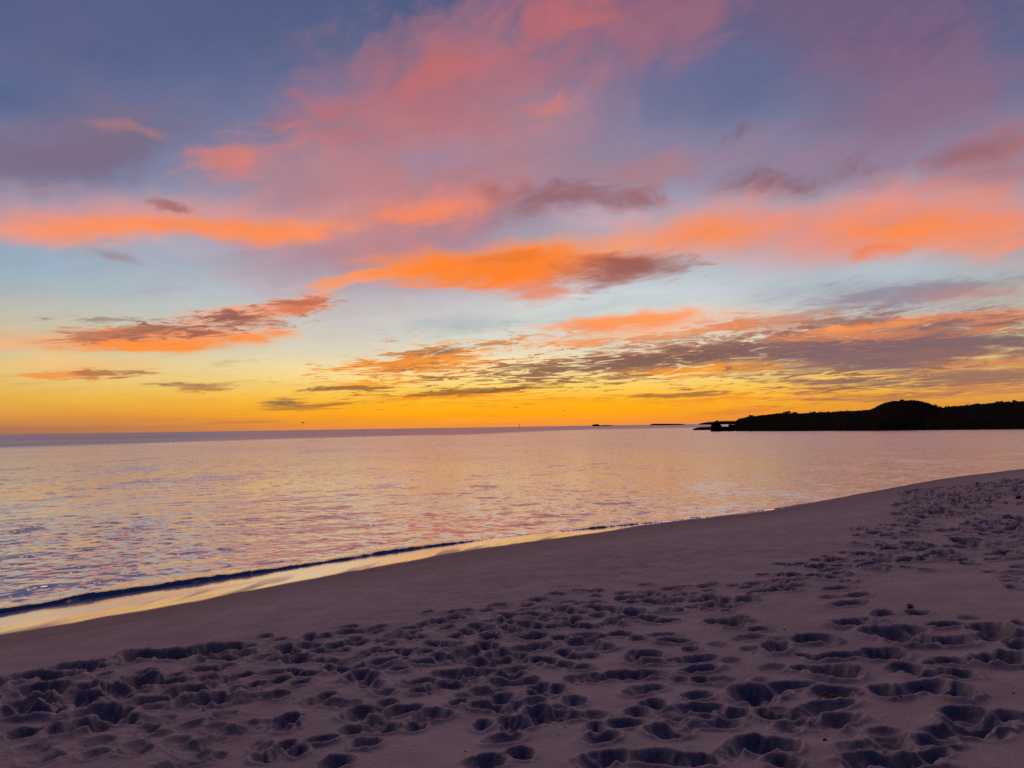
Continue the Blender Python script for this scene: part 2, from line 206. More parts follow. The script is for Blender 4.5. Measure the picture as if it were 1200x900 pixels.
(5.31,10.32,0.197,0.211,0.144,-0.14),(5.03,9.52,0.091,0.090,0.066,-0.09),(5.88,10.68,0.172,0.216,0.146,0.06),(5.79,10.54,0.078,0.165,0.079,-0.09),(6.40,11.20,0.146,0.260,0.101,-0.33),
(5.68,10.11,0.148,0.099,0.071,-0.04),(5.72,9.81,0.096,0.112,0.078,0.21),(5.80,9.75,0.065,0.069,0.052,0.55),(6.40,10.38,0.121,0.092,0.065,-0.22),(6.12,9.93,0.099,0.101,0.077,-0.29),
(6.18,9.93,0.069,0.065,0.040,-0.41),(6.36,10.01,0.134,0.158,0.106,0.06),(5.60,9.13,0.106,0.101,0.072,-0.15),(5.76,9.00,0.136,0.116,0.094,0.26),(5.83,8.92,0.078,0.073,0.080,0.46),
(5.47,8.66,0.087,0.107,0.063,-0.06),(5.32,8.33,0.098,0.100,0.083,-0.21),(5.11,7.99,0.081,0.104,0.054,0.10),(5.05,7.93,0.041,0.066,0.045,0.05),(6.06,9.35,0.079,0.110,0.056,0.34),
(7.02,11.77,0.175,0.247,0.134,-0.21),(7.90,12.85,0.149,0.268,0.127,-0.26),(7.87,12.41,0.187,0.270,0.147,-0.10),(7.30,11.49,0.116,0.112,0.096,0.25),(8.82,13.87,0.140,0.270,0.097,-0.31),
(7.10,12.61,0.102,0.122,0.073,-0.21),(6.25,12.73,0.080,0.138,0.056,0.23),(5.79,12.35,0.070,0.107,0.053,0.29),(5.45,11.97,0.093,0.120,0.065,-0.22),(5.51,12.03,0.058,0.086,0.036,-0.19),
(4.89,11.48,0.088,0.108,0.062,-0.15),(7.42,14.99,0.166,0.270,0.109,0.33),(7.51,14.57,0.139,0.149,0.096,-0.14),(7.42,14.61,0.070,0.104,0.070,-0.45),(7.28,15.27,0.096,0.124,0.078,-0.07),
(7.28,13.66,0.088,0.136,0.069,0.09),(8.00,14.62,0.094,0.186,0.062,0.20),(8.37,16.11,0.103,0.142,0.078,0.06),(8.46,16.05,0.067,0.113,0.047,0.69),(8.48,15.74,0.076,0.139,0.060,-0.22),
(9.07,18.87,0.148,0.270,0.107,0.16),(10.30,20.77,0.164,0.270,0.110,0.02),(11.46,22.47,0.143,0.270,0.108,0.03),(9.41,17.36,0.140,0.247,0.105,-0.01),(9.28,16.69,0.108,0.196,0.090,-0.21),
(9.36,16.74,0.056,0.117,0.057,0.59),(10.24,18.33,0.119,0.270,0.094,0.30),(11.01,19.41,0.158,0.270,0.122,0.18),(-2.87,7.35,0.090,0.090,0.068,0.15),(-3.29,5.95,0.107,0.090,0.061,0.29),
(-2.53,6.41,0.111,0.095,0.058,0.12),(-2.63,6.46,0.064,0.059,0.028,-0.31),(-2.61,6.01,0.070,0.090,0.054,-0.05),(-2.65,6.05,0.048,0.063,0.030,-0.34),(-2.88,7.05,0.072,0.090,0.048,-0.29),
(-3.09,7.37,0.140,0.101,0.060,-0.01),(-3.43,5.95,0.104,0.090,0.063,0.05),(-2.49,7.24,0.085,0.090,0.052,-0.33),(-4.08,6.00,0.081,0.090,0.050,0.14),(-2.97,7.41,0.084,0.090,0.050,-0.05),
(-3.97,6.74,0.146,0.138,0.088,-0.29),(-4.05,6.78,0.089,0.090,0.067,0.07),(-1.17,7.27,0.072,0.090,0.047,0.13),(-4.46,6.60,0.144,0.143,0.094,-0.32),(-4.58,6.59,0.089,0.086,0.052,-0.07),
(-0.40,7.67,0.076,0.090,0.047,-0.13),(-1.73,6.82,0.081,0.090,0.048,-0.11),(-1.66,6.89,0.044,0.069,0.026,0.12),(-1.18,6.50,0.070,0.090,0.054,-0.15),(-2.04,7.50,0.106,0.090,0.054,-0.30),
(-0.67,6.65,0.070,0.090,0.056,-0.31),(-2.36,7.75,0.093,0.090,0.067,-0.01),(-0.40,7.75,0.104,0.090,0.064,-0.27),(-3.55,7.17,0.103,0.100,0.073,-0.25),(-3.47,7.23,0.046,0.052,0.055,0.60),
(-2.27,6.48,0.106,0.090,0.061,0.07),(-2.19,6.50,0.068,0.065,0.033,-0.56),(-3.19,6.72,0.101,0.094,0.068,0.07),(0.90,8.66,0.094,0.090,0.058,0.11),(-2.29,7.03,0.096,0.090,0.059,0.22),
(-0.30,7.57,0.130,0.108,0.074,-0.25),(-0.66,8.24,0.095,0.103,0.067,-0.07),(-1.96,6.85,0.109,0.090,0.053,0.04),(-2.03,6.90,0.071,0.064,0.048,-0.51),(-0.46,6.39,0.070,0.090,0.061,-0.14),
(0.23,7.60,0.070,0.090,0.059,-0.05),(-2.04,6.12,0.078,0.090,0.061,-0.13),(0.69,8.09,0.070,0.090,0.050,-0.19),(-3.01,6.02,0.091,0.090,0.056,0.03),(-2.52,6.83,0.086,0.090,0.067,0.18),
(-4.26,6.81,0.090,0.090,0.070,0.28),(-1.89,7.75,0.098,0.090,0.069,-0.16),(0.51,8.23,0.135,0.117,0.084,-0.28),(-2.62,7.11,0.119,0.105,0.066,-0.26),(-3.91,5.92,0.100,0.090,0.058,-0.27),
(-1.83,7.20,0.087,0.090,0.059,0.20),(-0.57,7.32,0.070,0.090,0.060,-0.01),(-1.75,6.32,0.086,0.090,0.057,-0.34),(-2.12,6.94,0.097,0.090,0.066,-0.22),(-3.53,5.99,0.081,0.090,0.051,-0.30),
(-0.15,6.53,0.119,0.114,0.068,-0.08),(-0.07,6.53,0.054,0.073,0.044,0.21),(-0.80,8.06,0.124,0.122,0.076,-0.28),(-0.74,8.01,0.078,0.063,0.052,0.61),(-3.23,6.30,0.130,0.108,0.080,0.14),
(-3.34,6.32,0.059,0.079,0.052,0.28),(-2.75,6.75,0.097,0.090,0.064,0.29),(-1.48,7.92,0.125,0.115,0.075,0.21),(-1.40,7.90,0.080,0.064,0.046,-0.44),(-2.71,7.16,0.102,0.106,0.070,0.22),
(-3.98,6.25,0.118,0.111,0.070,0.27),(-0.50,7.53,0.070,0.090,0.057,0.32),(-2.80,5.89,0.140,0.110,0.069,0.12),(-2.69,5.94,0.087,0.055,0.045,-0.02),(-3.90,6.04,0.097,0.090,0.064,0.06),
(-0.05,7.34,0.083,0.090,0.057,-0.10),(-3.08,7.53,0.070,0.090,0.047,0.25),(-3.12,6.32,0.119,0.090,0.066,-0.19),(-3.91,6.86,0.091,0.092,0.068,0.06),(-3.83,6.85,0.052,0.057,0.032,0.21),
(-2.97,7.53,0.152,0.153,0.101,-0.32),(-2.56,7.32,0.070,0.090,0.061,0.31),(-2.49,7.35,0.048,0.064,0.037,0.01),(-0.61,6.55,0.082,0.090,0.058,-0.19),(-4.21,6.19,0.117,0.090,0.063,-0.02),
(0.10,7.18,0.123,0.123,0.076,0.23),(0.66,6.86,0.083,0.090,0.059,-0.20),(-1.47,6.40,0.084,0.090,0.064,0.11),(-1.73,7.15,0.112,0.094,0.060,0.34),(-0.66,7.76,0.074,0.090,0.059,0.11),
(-0.72,7.75,0.044,0.057,0.044,0.35),(-1.15,6.97,0.125,0.090,0.067,0.09),(-2.86,6.55,0.072,0.090,0.050,0.30),(-3.71,6.03,0.070,0.090,0.054,-0.31),(0.11,7.10,0.079,0.090,0.052,0.28),
(-0.61,8.11,0.105,0.113,0.074,-0.11),(-0.24,7.15,0.104,0.090,0.060,0.34),(-4.60,6.77,0.095,0.095,0.059,-0.23),(-3.21,5.86,0.103,0.092,0.069,-0.20),(-2.61,7.35,0.070,0.090,0.055,-0.14),
(-3.53,6.70,0.073,0.090,0.060,0.00),(-3.57,6.70,0.040,0.063,0.051,-0.38),(-3.55,6.38,0.106,0.097,0.061,-0.27),(-3.63,6.43,0.066,0.065,0.039,-0.67),(-4.17,6.84,0.114,0.090,0.070,0.05),
(0.16,8.07,0.131,0.149,0.083,-0.26),(0.12,6.69,0.084,0.090,0.051,-0.19),(0.52,7.56,0.111,0.090,0.068,-0.27),(-1.70,7.88,0.142,0.116,0.069,-0.17),(-1.59,7.90,0.081,0.058,0.060,-0.11),
(0.20,8.46,0.088,0.100,0.058,0.10),(0.26,8.48,0.043,0.058,0.044,-0.40),(-1.23,6.19,0.095,0.090,0.065,-0.21),(-0.38,6.59,0.070,0.090,0.056,0.31),(-0.43,6.59,0.044,0.056,0.046,0.34),
(-2.05,7.35,0.095,0.090,0.070,-0.30),(-1.47,7.48,0.070,0.090,0.052,-0.05),(-2.64,5.91,0.098,0.090,0.064,-0.01),(-1.48,6.62,0.073,0.090,0.046,0.26),(-1.13,7.61,0.070,0.090,0.058,-0.32),
(-2.36,6.29,0.131,0.096,0.056,0.18),(0.01,7.51,0.076,0.090,0.057,0.10),(0.08,7.56,0.051,0.065,0.035,-0.67),(-3.17,7.48,0.100,0.097,0.075,0.27),(-2.18,7.13,0.092,0.090,0.061,0.33),
(-1.21,7.68,0.095,0.090,0.054,0.26),(-1.27,7.66,0.054,0.060,0.034,0.63),(-0.27,7.64,0.084,0.090,0.064,-0.04),(-3.79,6.98,0.150,0.106,0.074,0.09),(-2.05,7.16,0.076,0.090,0.060,0.04),
(-2.10,7.22,0.048,0.066,0.041,0.28),(-0.02,8.11,0.111,0.095,0.073,-0.18),(-3.41,6.26,0.086,0.090,0.056,-0.09),(-2.63,6.74,0.090,0.090,0.063,0.28),(-2.56,6.71,0.056,0.061,0.042,0.09),
(-3.18,7.21,0.148,0.119,0.072,0.33),(-1.13,7.52,0.070,0.090,0.059,-0.16),(-2.69,6.08,0.075,0.090,0.048,-0.25),(-2.61,6.09,0.070,0.090,0.060,0.05),(-2.67,6.09,0.040,0.052,0.036,-0.41),
(-2.36,6.41,0.135,0.090,0.060,0.20),(-0.91,7.95,0.102,0.090,0.058,-0.05),(-2.82,7.58,0.139,0.126,0.081,0.32),(-2.75,7.63,0.069,0.093,0.058,-0.60),(-4.39,6.51,0.139,0.119,0.081,-0.29),
(-1.28,7.09,0.070,0.090,0.055,0.22),(-1.41,6.77,0.108,0.096,0.071,-0.00),(-3.75,6.82,0.075,0.090,0.050,0.02),(0.52,8.47,0.096,0.090,0.061,0.01),(-2.87,7.17,0.083,0.090,0.054,0.26),
(-1.91,7.83,0.070,0.090,0.056,-0.15),(-0.79,6.78,0.084,0.090,0.061,0.06),(-2.63,7.55,0.115,0.090,0.058,-0.31),(-1.85,6.45,0.078,0.090,0.057,-0.35),(-1.81,6.47,0.041,0.071,0.050,-0.52),
(-1.01,7.53,0.070,0.090,0.061,0.20),(-0.04,6.54,0.076,0.090,0.055,0.06),(-1.06,7.83,0.127,0.093,0.071,0.09),(-1.15,7.81,0.085,0.059,0.035,-0.68),(-2.43,6.06,0.089,0.090,0.054,0.29),
(-2.51,6.05,0.052,0.061,0.042,-0.25),(-1.55,7.43,0.129,0.125,0.078,0.18),(-3.54,6.12,0.150,0.105,0.078,-0.14),(-1.00,7.66,0.070,0.090,0.050,0.35),(0.15,6.81,0.070,0.090,0.061,0.25),
(-0.26,6.82,0.113,0.109,0.073,-0.33),(-4.49,6.70,0.130,0.101,0.064,-0.28),(-3.50,7.28,0.153,0.143,0.102,0.22),(-3.40,7.31,0.085,0.103,0.060,-0.31),(-3.06,6.31,0.102,0.090,0.059,0.05),
(-1.38,6.37,0.106,0.091,0.059,0.26),(-2.08,7.83,0.070,0.090,0.060,0.16),(-1.98,7.71,0.113,0.124,0.070,0.08),(-1.27,7.45,0.078,0.090,0.061,0.26),(-2.78,7.34,0.070,0.090,0.058,-0.32),
(-2.74,7.35,0.040,0.052,0.035,-0.19),(-2.10,6.02,0.111,0.097,0.068,0.32),(0.30,8.53,0.097,0.097,0.058,-0.27),(-2.19,7.39,0.112,0.111,0.077,-0.28),(2.14,8.59,0.113,0.108,0.074,0.08),
(1.03,7.66,0.070,0.090,0.050,0.31),(1.57,8.49,0.098,0.090,0.058,-0.09),(1.51,8.49,0.068,0.047,0.028,-0.45),(1.98,8.82,0.112,0.104,0.078,-0.32),(2.04,8.20,0.115,0.092,0.065,0.26),
(0.97,7.63,0.094,0.090,0.061,0.01),(0.92,7.60,0.056,0.056,0.055,0.20),(-0.29,7.93,0.071,0.090,0.056,0.31),(2.19,8.29,0.089,0.090,0.067,0.25),(-0.10,7.80,0.112,0.090,0.067,-0.21),
(0.01,7.75,0.064,0.072,0.048,0.16),(-0.02,7.68,0.070,0.090,0.056,0.23),(0.03,7.73,0.035,0.059,0.037,-0.42),(1.00,8.30,0.082,0.090,0.064,0.33),(1.05,8.26,0.052,0.059,0.035,0.55),
(1.35,7.67,0.070,0.090,0.056,-0.22),(0.13,8.70,0.078,0.099,0.053,0.31),(0.17,7.62,0.109,0.090,0.063,-0.11),(1.57,8.61,0.070,0.090,0.046,0.12),(2.40,9.45,0.079,0.090,0.052,-0.29),
(0.14,8.42,0.123,0.090,0.068,-0.32),(0.24,8.43,0.073,0.065,0.052,-0.32),(1.56,8.04,0.086,0.090,0.055,0.04),(1.59,8.98,0.110,0.090,0.062,-0.03),(2.11,7.79,0.070,0.090,0.054,0.00),
(2.07,7.76,0.037,0.051,0.031,-0.30),(1.28,8.54,0.110,0.099,0.077,-0.09),(1.82,8.10,0.083,0.090,0.061,0.11),(1.86,9.29,0.123,0.117,0.091,-0.27),(2.26,9.28,0.111,0.090,0.056,-0.33),
(2.26,8.45,0.115,0.106,0.065,0.24),(1.69,8.72,0.073,0.090,0.052,-0.17),(1.67,8.86,0.074,0.090,0.057,0.12),(2.34,8.20,0.088,0.090,0.063,-0.11),(2.40,8.24,0.059,0.056,0.048,-0.46),
(2.43,8.26,0.107,0.090,0.071,-0.30),(2.96,9.20,0.076,0.116,0.051,-0.22),(0.45,7.84,0.103,0.090,0.054,-0.23),(0.46,7.48,0.103,0.090,0.066,0.32),(0.54,7.53,0.067,0.053,0.036,0.05),
(0.29,7.85,0.070,0.090,0.058,-0.17),(0.25,7.86,0.037,0.058,0.029,0.07),(1.95,7.94,0.090,0.090,0.070,-0.05),(2.01,7.92,0.056,0.063,0.038,-0.35),(1.29,9.12,0.121,0.095,0.058,0.06),
(-0.12,7.99,0.104,0.090,0.066,-0.19),(1.67,8.33,0.070,0.090,0.046,-0.04),(1.60,8.37,0.038,0.060,0.025,0.12),(0.82,7.83,0.087,0.090,0.054,-0.19),(2.00,8.46,0.128,0.090,0.053,0.05),
(1.91,8.49,0.083,0.045,0.042,0.67),(2.19,7.96,0.085,0.090,0.051,0.20),(0.93,9.02,0.074,0.090,0.061,-0.02),(0.18,8.39,0.073,0.090,0.059,-0.09),(1.75,8.54,0.120,0.090,0.068,-0.05),
(0.89,7.45,0.107,0.090,0.061,-0.30),(1.93,8.92,0.081,0.090,0.055,-0.35),(1.99,8.93,0.040,0.060,0.029,0.20),(-0.03,7.47,0.101,0.090,0.068,0.25),(2.57,9.16,0.073,0.121,0.060,0.00),
(0.09,7.71,0.104,0.090,0.062,0.22),(0.94,7.56,0.076,0.090,0.048,-0.20),(-0.32,8.56,0.091,0.090,0.062,-0.28),(-0.12,7.57,0.070,0.090,0.049,-0.33),(-0.06,7.60,0.035,0.056,0.040,-0.20),
(1.47,8.88,0.120,0.090,0.059,0.22),(1.40,8.84,0.067,0.063,0.030,-0.20),(0.20,4.92,0.128,0.090,0.065,-0.14),(0.16,4.85,0.119,0.090,0.057,-0.29),(0.04,7.38,0.104,0.109,0.057,-0.16),
(-0.03,7.37,0.068,0.076,0.040,-0.39),(0.97,6.32,0.070,0.090,0.054,-0.09),(0.57,6.80,0.153,0.128,0.071,0.07),(-0.56,5.07,0.090,0.090,0.061,-0.01),(-0.63,5.04,0.051,0.068,0.041,0.01),
(0.68,6.95,0.110,0.104,0.068,0.13),(0.77,6.95,0.053,0.079,0.054,0.08),(0.03,4.76,0.108,0.090,0.060,-0.19),(-0.05,4.70,0.058,0.060,0.049,-0.28),(-0.63,4.82,0.070,0.090,0.051,0.34),
(-0.44,6.68,0.103,0.090,0.065,0.01),(-0.30,5.44,0.138,0.090,0.066,-0.15),(0.98,5.73,0.139,0.090,0.057,0.30),(-0.95,7.39,0.124,0.101,0.056,0.22),(0.96,6.04,0.082,0.090,0.058,0.28),
(-0.36,5.84,0.089,0.090,0.049,-0.34),(0.74,6.55,0.120,0.090,0.064,0.08),(-0.01,6.05,0.134,0.090,0.051,-0.27),(-0.02,5.12,0.082,0.090,0.060,0.26),(1.29,6.90,0.154,0.090,0.051,-0.02),
(0.25,4.97,0.071,0.090,0.048,0.32),(0.61,7.04,0.149,0.091,0.054,-0.06),(-0.23,5.98,0.117,0.090,0.051,-0.07),(0.62,6.81,0.074,0.129,0.054,-0.16),(0.26,5.42,0.093,0.090,0.056,-0.08),
(0.48,4.84,0.084,0.090,0.050,0.18),(0.60,5.68,0.132,0.096,0.068,0.27),(0.72,5.70,0.117,0.090,0.060,-0.30),(-0.50,5.74,0.136,0.096,0.069,-0.05),(-0.40,5.77,0.080,0.063,0.041,-0.64),
(0.03,6.50,0.072,0.090,0.048,-0.06),(0.07,6.53,0.035,0.060,0.029,-0.53),(0.49,5.97,0.103,0.090,0.064,0.00),(0.40,6.04,0.048,0.056,0.042,-0.60),(0.92,6.19,0.072,0.090,0.049,-0.06),
(0.88,6.15,0.040,0.062,0.025,-0.09),(0.34,7.44,0.103,0.090,0.065,-0.34),(0.40,7.45,0.055,0.072,0.046,-0.21),(-0.52,6.01,0.132,0.096,0.066,0.01),(-0.07,5.71,0.142,0.093,0.060,0.21),
(-0.30,6.23,0.132,0.090,0.056,0.03),(-0.19,6.20,0.087,0.066,0.044,0.41),(0.23,5.31,0.106,0.090,0.053,0.10),(0.16,5.51,0.085,0.094,0.059,0.29),(-0.11,5.33,0.097,0.090,0.064,-0.03),
(-0.57,4.99,0.095,0.090,0.057,0.01),(0.22,6.78,0.112,0.118,0.072,0.18),(0.12,5.38,0.082,0.090,0.061,0.31),(1.07,6.80,0.082,0.117,0.060,-0.17),(1.02,6.76,0.044,0.075,0.028,-0.15),
(0.14,7.45,0.138,0.103,0.074,0.10),(0.03,7.43,0.089,0.062,0.038,-0.64),(0.39,6.52,0.082,0.090,0.058,-0.15),(0.74,4.87,0.079,0.090,0.053,0.24),(-0.25,6.30,0.144,0.090,0.051,-0.32),
(-0.21,4.79,0.070,0.090,0.054,0.08),(0.34,6.08,0.110,0.090,0.054,0.01),(0.90,5.35,0.136,0.090,0.058,-0.11),(-0.72,7.00,0.141,0.090,0.051,-0.09),(0.05,6.76,0.100,0.090,0.052,0.00),
(-0.02,6.77,0.045,0.050,0.042,0.43),(1.02,7.38,0.083,0.130,0.051,-0.24),(-0.11,6.34,0.095,0.103,0.066,-0.21),(-0.03,6.37,0.052,0.079,0.032,0.27),(0.96,7.44,0.086,0.103,0.049,0.09),
(1.03,7.46,0.052,0.073,0.026,-0.69),(-0.02,5.90,0.096,0.090,0.065,0.28),(-0.50,5.00,0.101,0.090,0.057,-0.29),(3.11,9.23,0.109,0.090,0.067,-0.31),(3.03,9.28,0.072,0.072,0.031,0.51),
(3.87,10.47,0.091,0.110,0.076,0.09),(3.90,9.99,0.146,0.090,0.082,0.04),(4.02,10.04,0.101,0.054,0.070,0.56),(2.18,8.54,0.070,0.090,0.070,-0.22),(4.65,10.45,0.120,0.092,0.069,-0.34),
(9.06,13.90,0.186,0.270,0.169,-0.31),(6.72,11.43,0.148,0.215,0.107,0.24),(7.74,13.58,0.162,0.150,0.142,0.26),(6.06,11.83,0.157,0.160,0.121,0.10),(7.96,13.20,0.137,0.189,0.117,0.28),
(5.57,11.44,0.123,0.118,0.092,0.34),(6.02,11.70,0.091,0.109,0.065,-0.21),(2.07,8.13,0.076,0.090,0.061,0.09),(2.00,8.14,0.039,0.059,0.047,0.30),(2.94,8.98,0.076,0.090,0.056,0.15),
(2.67,8.89,0.125,0.111,0.084,-0.34),(2.75,8.86,0.081,0.080,0.057,0.16),(3.97,10.25,0.129,0.121,0.112,-0.14),(4.08,10.29,0.083,0.074,0.094,0.16),(4.06,9.81,0.089,0.095,0.070,0.08),
(5.04,10.55,0.132,0.090,0.080,0.02),(3.95,10.11,0.131,0.107,0.098,0.26),(5.05,11.16,0.142,0.144,0.135,0.30),(5.47,10.36,0.129,0.090,0.064,0.24),(5.10,10.20,0.109,0.104,0.086,0.29),
(2.22,8.39,0.110,0.090,0.085,-0.05),(2.27,8.33,0.074,0.090,0.064,-0.11),(9.13,15.23,0.156,0.237,0.142,-0.29),(9.24,15.20,0.100,0.182,0.088,0.43),(2.46,8.20,0.110,0.090,0.073,-0.34),
(2.55,8.19,0.071,0.054,0.039,-0.63),(4.40,9.81,0.095,0.090,0.075,-0.20),(3.40,9.22,0.125,0.090,0.083,-0.09),(5.61,11.56,0.143,0.143,0.115,0.19),(5.49,11.49,0.093,0.090,0.055,0.54),
(3.16,9.31,0.095,0.090,0.076,0.03),(8.24,12.93,0.146,0.270,0.112,-0.13),(4.13,10.37,0.119,0.090,0.069,-0.34),(3.12,9.03,0.077,0.101,0.060,0.24),(2.80,9.14,0.110,0.118,0.087,0.04),
(4.19,10.02,0.111,0.119,0.079,-0.32),(4.37,10.67,0.137,0.162,0.100,0.09),(4.49,10.67,0.074,0.122,0.076,0.58),(4.86,10.37,0.102,0.144,0.085,-0.35),(4.94,10.28,0.065,0.105,0.040,0.69),
(3.11,9.75,0.104,0.090,0.075,0.09),(8.29,13.63,0.216,0.270,0.179,-0.10),(9.30,14.87,0.161,0.192,0.133,0.28),(6.49,11.19,0.162,0.198,0.127,0.29),(6.35,11.30,0.112,0.112,0.066,-0.10),
(2.71,8.59,0.122,0.090,0.082,-0.11),(2.61,8.58,0.077,0.051,0.049,-0.30),(2.99,8.80,0.097,0.090,0.072,0.08),(7.27,12.57,0.100,0.239,0.094,0.06),(9.34,14.37,0.175,0.270,0.148,-0.01),
(4.35,10.00,0.139,0.090,0.079,-0.29),(3.24,9.14,0.108,0.091,0.086,-0.02),(3.64,9.41,0.118,0.126,0.101,0.32),(3.56,9.47,0.079,0.088,0.075,0.61),(4.69,10.20,0.120,0.098,0.082,0.16),
(6.17,11.51,0.115,0.134,0.088,-0.19),(6.11,11.59,0.076,0.099,0.071,-0.15),(6.59,13.00,0.135,0.163,0.124,0.32),(5.71,10.49,0.155,0.155,0.136,-0.10),(10.01,15.97,0.227,0.248,0.208,-0.27),
(9.81,15.93,0.118,0.145,0.150,-0.32),(5.05,10.84,0.107,0.168,0.082,0.18),(5.11,10.94,0.058,0.132,0.056,0.17),(3.98,6.85,0.081,0.090,0.034,0.20),(3.93,6.81,0.045,0.054,0.019,-0.41),
(1.85,3.95,0.106,0.090,0.030,-0.12),(0.97,4.82,0.103,0.090,0.037,0.26),(0.90,4.85,0.050,0.063,0.017,-0.65),(-2.82,5.29,0.082,0.090,0.030,-0.00),(1.09,4.13,0.070,0.090,0.029,0.07),
(1.13,4.17,0.043,0.069,0.026,0.42),(-2.06,5.65,0.126,0.100,0.034,-0.32),(-1.92,4.64,0.122,0.090,0.038,0.29),(-1.68,5.09,0.122,0.090,0.034,-0.33),(-1.76,5.12,0.069,0.065,0.023,-0.50),
(-2.43,5.63,0.139,0.090,0.035,0.26),(-3.08,4.97,0.098,0.090,0.030,0.12),(-3.00,4.95,0.052,0.061,0.027,-0.37),(-2.32,5.05,0.099,0.090,0.030,0.31),(-1.95,4.82,0.104,0.090,0.030,-0.04),
(-2.02,4.78,0.056,0.065,0.018,-0.18),(-2.45,5.70,0.070,0.090,0.033,0.03),(1.16,5.55,0.072,0.090,0.032,0.33),(2.01,6.22,0.085,0.090,0.031,0.26),(1.96,6.28,0.042,0.063,0.024,-0.42),
(2.10,8.46,0.105,0.090,0.034,0.13),(-2.37,4.87,0.084,0.090,0.031,0.23),(1.67,6.47,0.087,0.090,0.030,-0.07),(-2.96,4.84,0.097,0.090,0.034,-0.05),(-2.90,4.80,0.052,0.056,0.029,0.37),
(1.88,6.26,0.089,0.090,0.029,0.03),(2.67,5.50,0.079,0.090,0.028,-0.26),(2.74,5.53,0.041,0.060,0.025,-0.24),(2.52,4.20,0.117,0.090,0.034,0.05),(1.99,7.18,0.138,0.116,0.044,0.25),
(-2.59,5.36,0.132,0.090,0.031,0.21),(-2.72,5.30,0.089,0.056,0.027,0.28),(-2.12,5.56,0.103,0.090,0.031,-0.31),(-1.96,5.08,0.073,0.090,0.029,-0.17),(1.35,3.99,0.070,0.090,0.031,-0.18),
(-2.16,5.18,0.093,0.090,0.033,-0.29),(1.99,6.62,0.139,0.093,0.040,-0.14),(1.89,6.59,0.067,0.047,0.031,0.34),(-2.33,4.77,0.110,0.090,0.038,-0.18),(1.59,4.76,0.073,0.090,0.033,0.21),
(3.28,5.60,0.070,0.090,0.026,-0.04),(3.25,5.60,0.039,0.063,0.022,0.24),(-2.78,5.24,0.077,0.090,0.029,-0.10),(-2.74,5.24,0.041,0.047,0.018,0.19),(2.85,4.44,0.120,0.090,0.036,0.28),
(2.21,6.48,0.134,0.090,0.033,0.24),(-2.65,4.98,0.126,0.090,0.033,0.25),(1.70,5.42,0.070,0.090,0.030,0.23),(-2.01,5.69,0.134,0.101,0.035,0.05),(-1.60,5.04,0.098,0.090,0.030,-0.02),
(1.84,4.11,0.086,0.090,0.031,-0.33),(1.97,7.01,0.107,0.109,0.043,-0.05),(-2.94,5.70,0.125,0.090,0.034,-0.29),(-3.06,5.70,0.087,0.064,0.024,0.15),(-3.06,4.91,0.094,0.090,0.032,-0.15),
(-3.13,4.88,0.044,0.061,0.014,0.51),(-1.76,4.57,0.075,0.090,0.032,-0.03),(1.59,5.19,0.070,0.090,0.034,-0.07),(-2.79,5.34,0.135,0.090,0.030,0.03),(2.56,6.30,0.122,0.090,0.032,-0.23),
(2.48,6.33,0.082,0.046,0.028,-0.65),(1.88,5.71,0.100,0.090,0.032,0.34),(3.15,6.95,0.095,0.108,0.041,0.16),(3.24,6.88,0.063,0.071,0.032,0.27),(-1.90,5.72,0.104,0.090,0.036,0.14),
(-2.85,5.69,0.085,0.090,0.035,-0.23),(-3.78,5.87,0.108,0.090,0.037,-0.22),(-1.52,4.68,0.070,0.090,0.033,0.04),(-1.57,4.73,0.046,0.068,0.024,-0.07),(-1.99,5.33,0.079,0.090,0.034,0.11),
(-1.87,4.91,0.079,0.090,0.032,0.29),(-2.40,5.36,0.081,0.090,0.031,-0.16),(3.68,6.12,0.116,0.110,0.045,0.24),(3.62,6.11,0.073,0.085,0.027,0.25),(0.98,4.65,0.104,0.090,0.032,-0.05),
(1.64,5.97,0.070,0.090,0.027,0.30),(-2.12,4.89,0.091,0.090,0.030,-0.16),(-2.06,4.84,0.061,0.066,0.025,0.62),(1.79,4.35,0.070,0.090,0.028,-0.04),(-2.55,4.75,0.091,0.090,0.036,-0.19),
(-2.01,4.78,0.093,0.090,0.038,-0.22),(3.26,8.08,0.130,0.104,0.036,-0.20),(3.37,8.07,0.089,0.054,0.021,-0.25),(3.12,6.27,0.102,0.090,0.033,-0.31),(-2.84,5.60,0.101,0.090,0.037,0.26),
(13.72,23.82,0.148,0.270,0.190,-0.03),(13.61,23.95,0.099,0.169,0.130,-0.39),(14.64,23.22,0.148,0.270,0.171,0.20),(14.47,23.26,0.172,0.270,0.194,0.04),(10.92,20.80,0.126,0.270,0.185,0.16),
(15.35,26.27,0.138,0.270,0.160,-0.16),(11.30,16.84,0.093,0.270,0.122,0.15),(9.99,16.26,0.126,0.251,0.142,-0.22),(10.10,16.26,0.068,0.156,0.117,0.06),(16.10,27.60,0.213,0.270,0.271,0.15),
(12.33,22.10,0.135,0.270,0.158,-0.10),(13.57,22.60,0.152,0.270,0.194,-0.31),(11.78,19.65,0.129,0.270,0.147,-0.23),(11.69,19.52,0.083,0.193,0.126,0.31),(13.37,26.02,0.134,0.270,0.190,0.01),
(10.78,21.33,0.212,0.260,0.255,0.13),(16.01,26.92,0.232,0.270,0.333,-0.34),(13.33,24.72,0.198,0.270,0.262,0.09),(16.77,25.43,0.251,0.270,0.344,0.11),(16.92,26.81,0.168,0.270,0.199,0.11),
(16.76,26.92,0.103,0.192,0.177,-0.21),(16.37,26.12,0.172,0.270,0.196,0.04),(16.27,26.20,0.106,0.191,0.167,-0.38),(11.94,22.66,0.228,0.270,0.293,0.22),(18.23,26.94,0.228,0.270,0.339,-0.16),
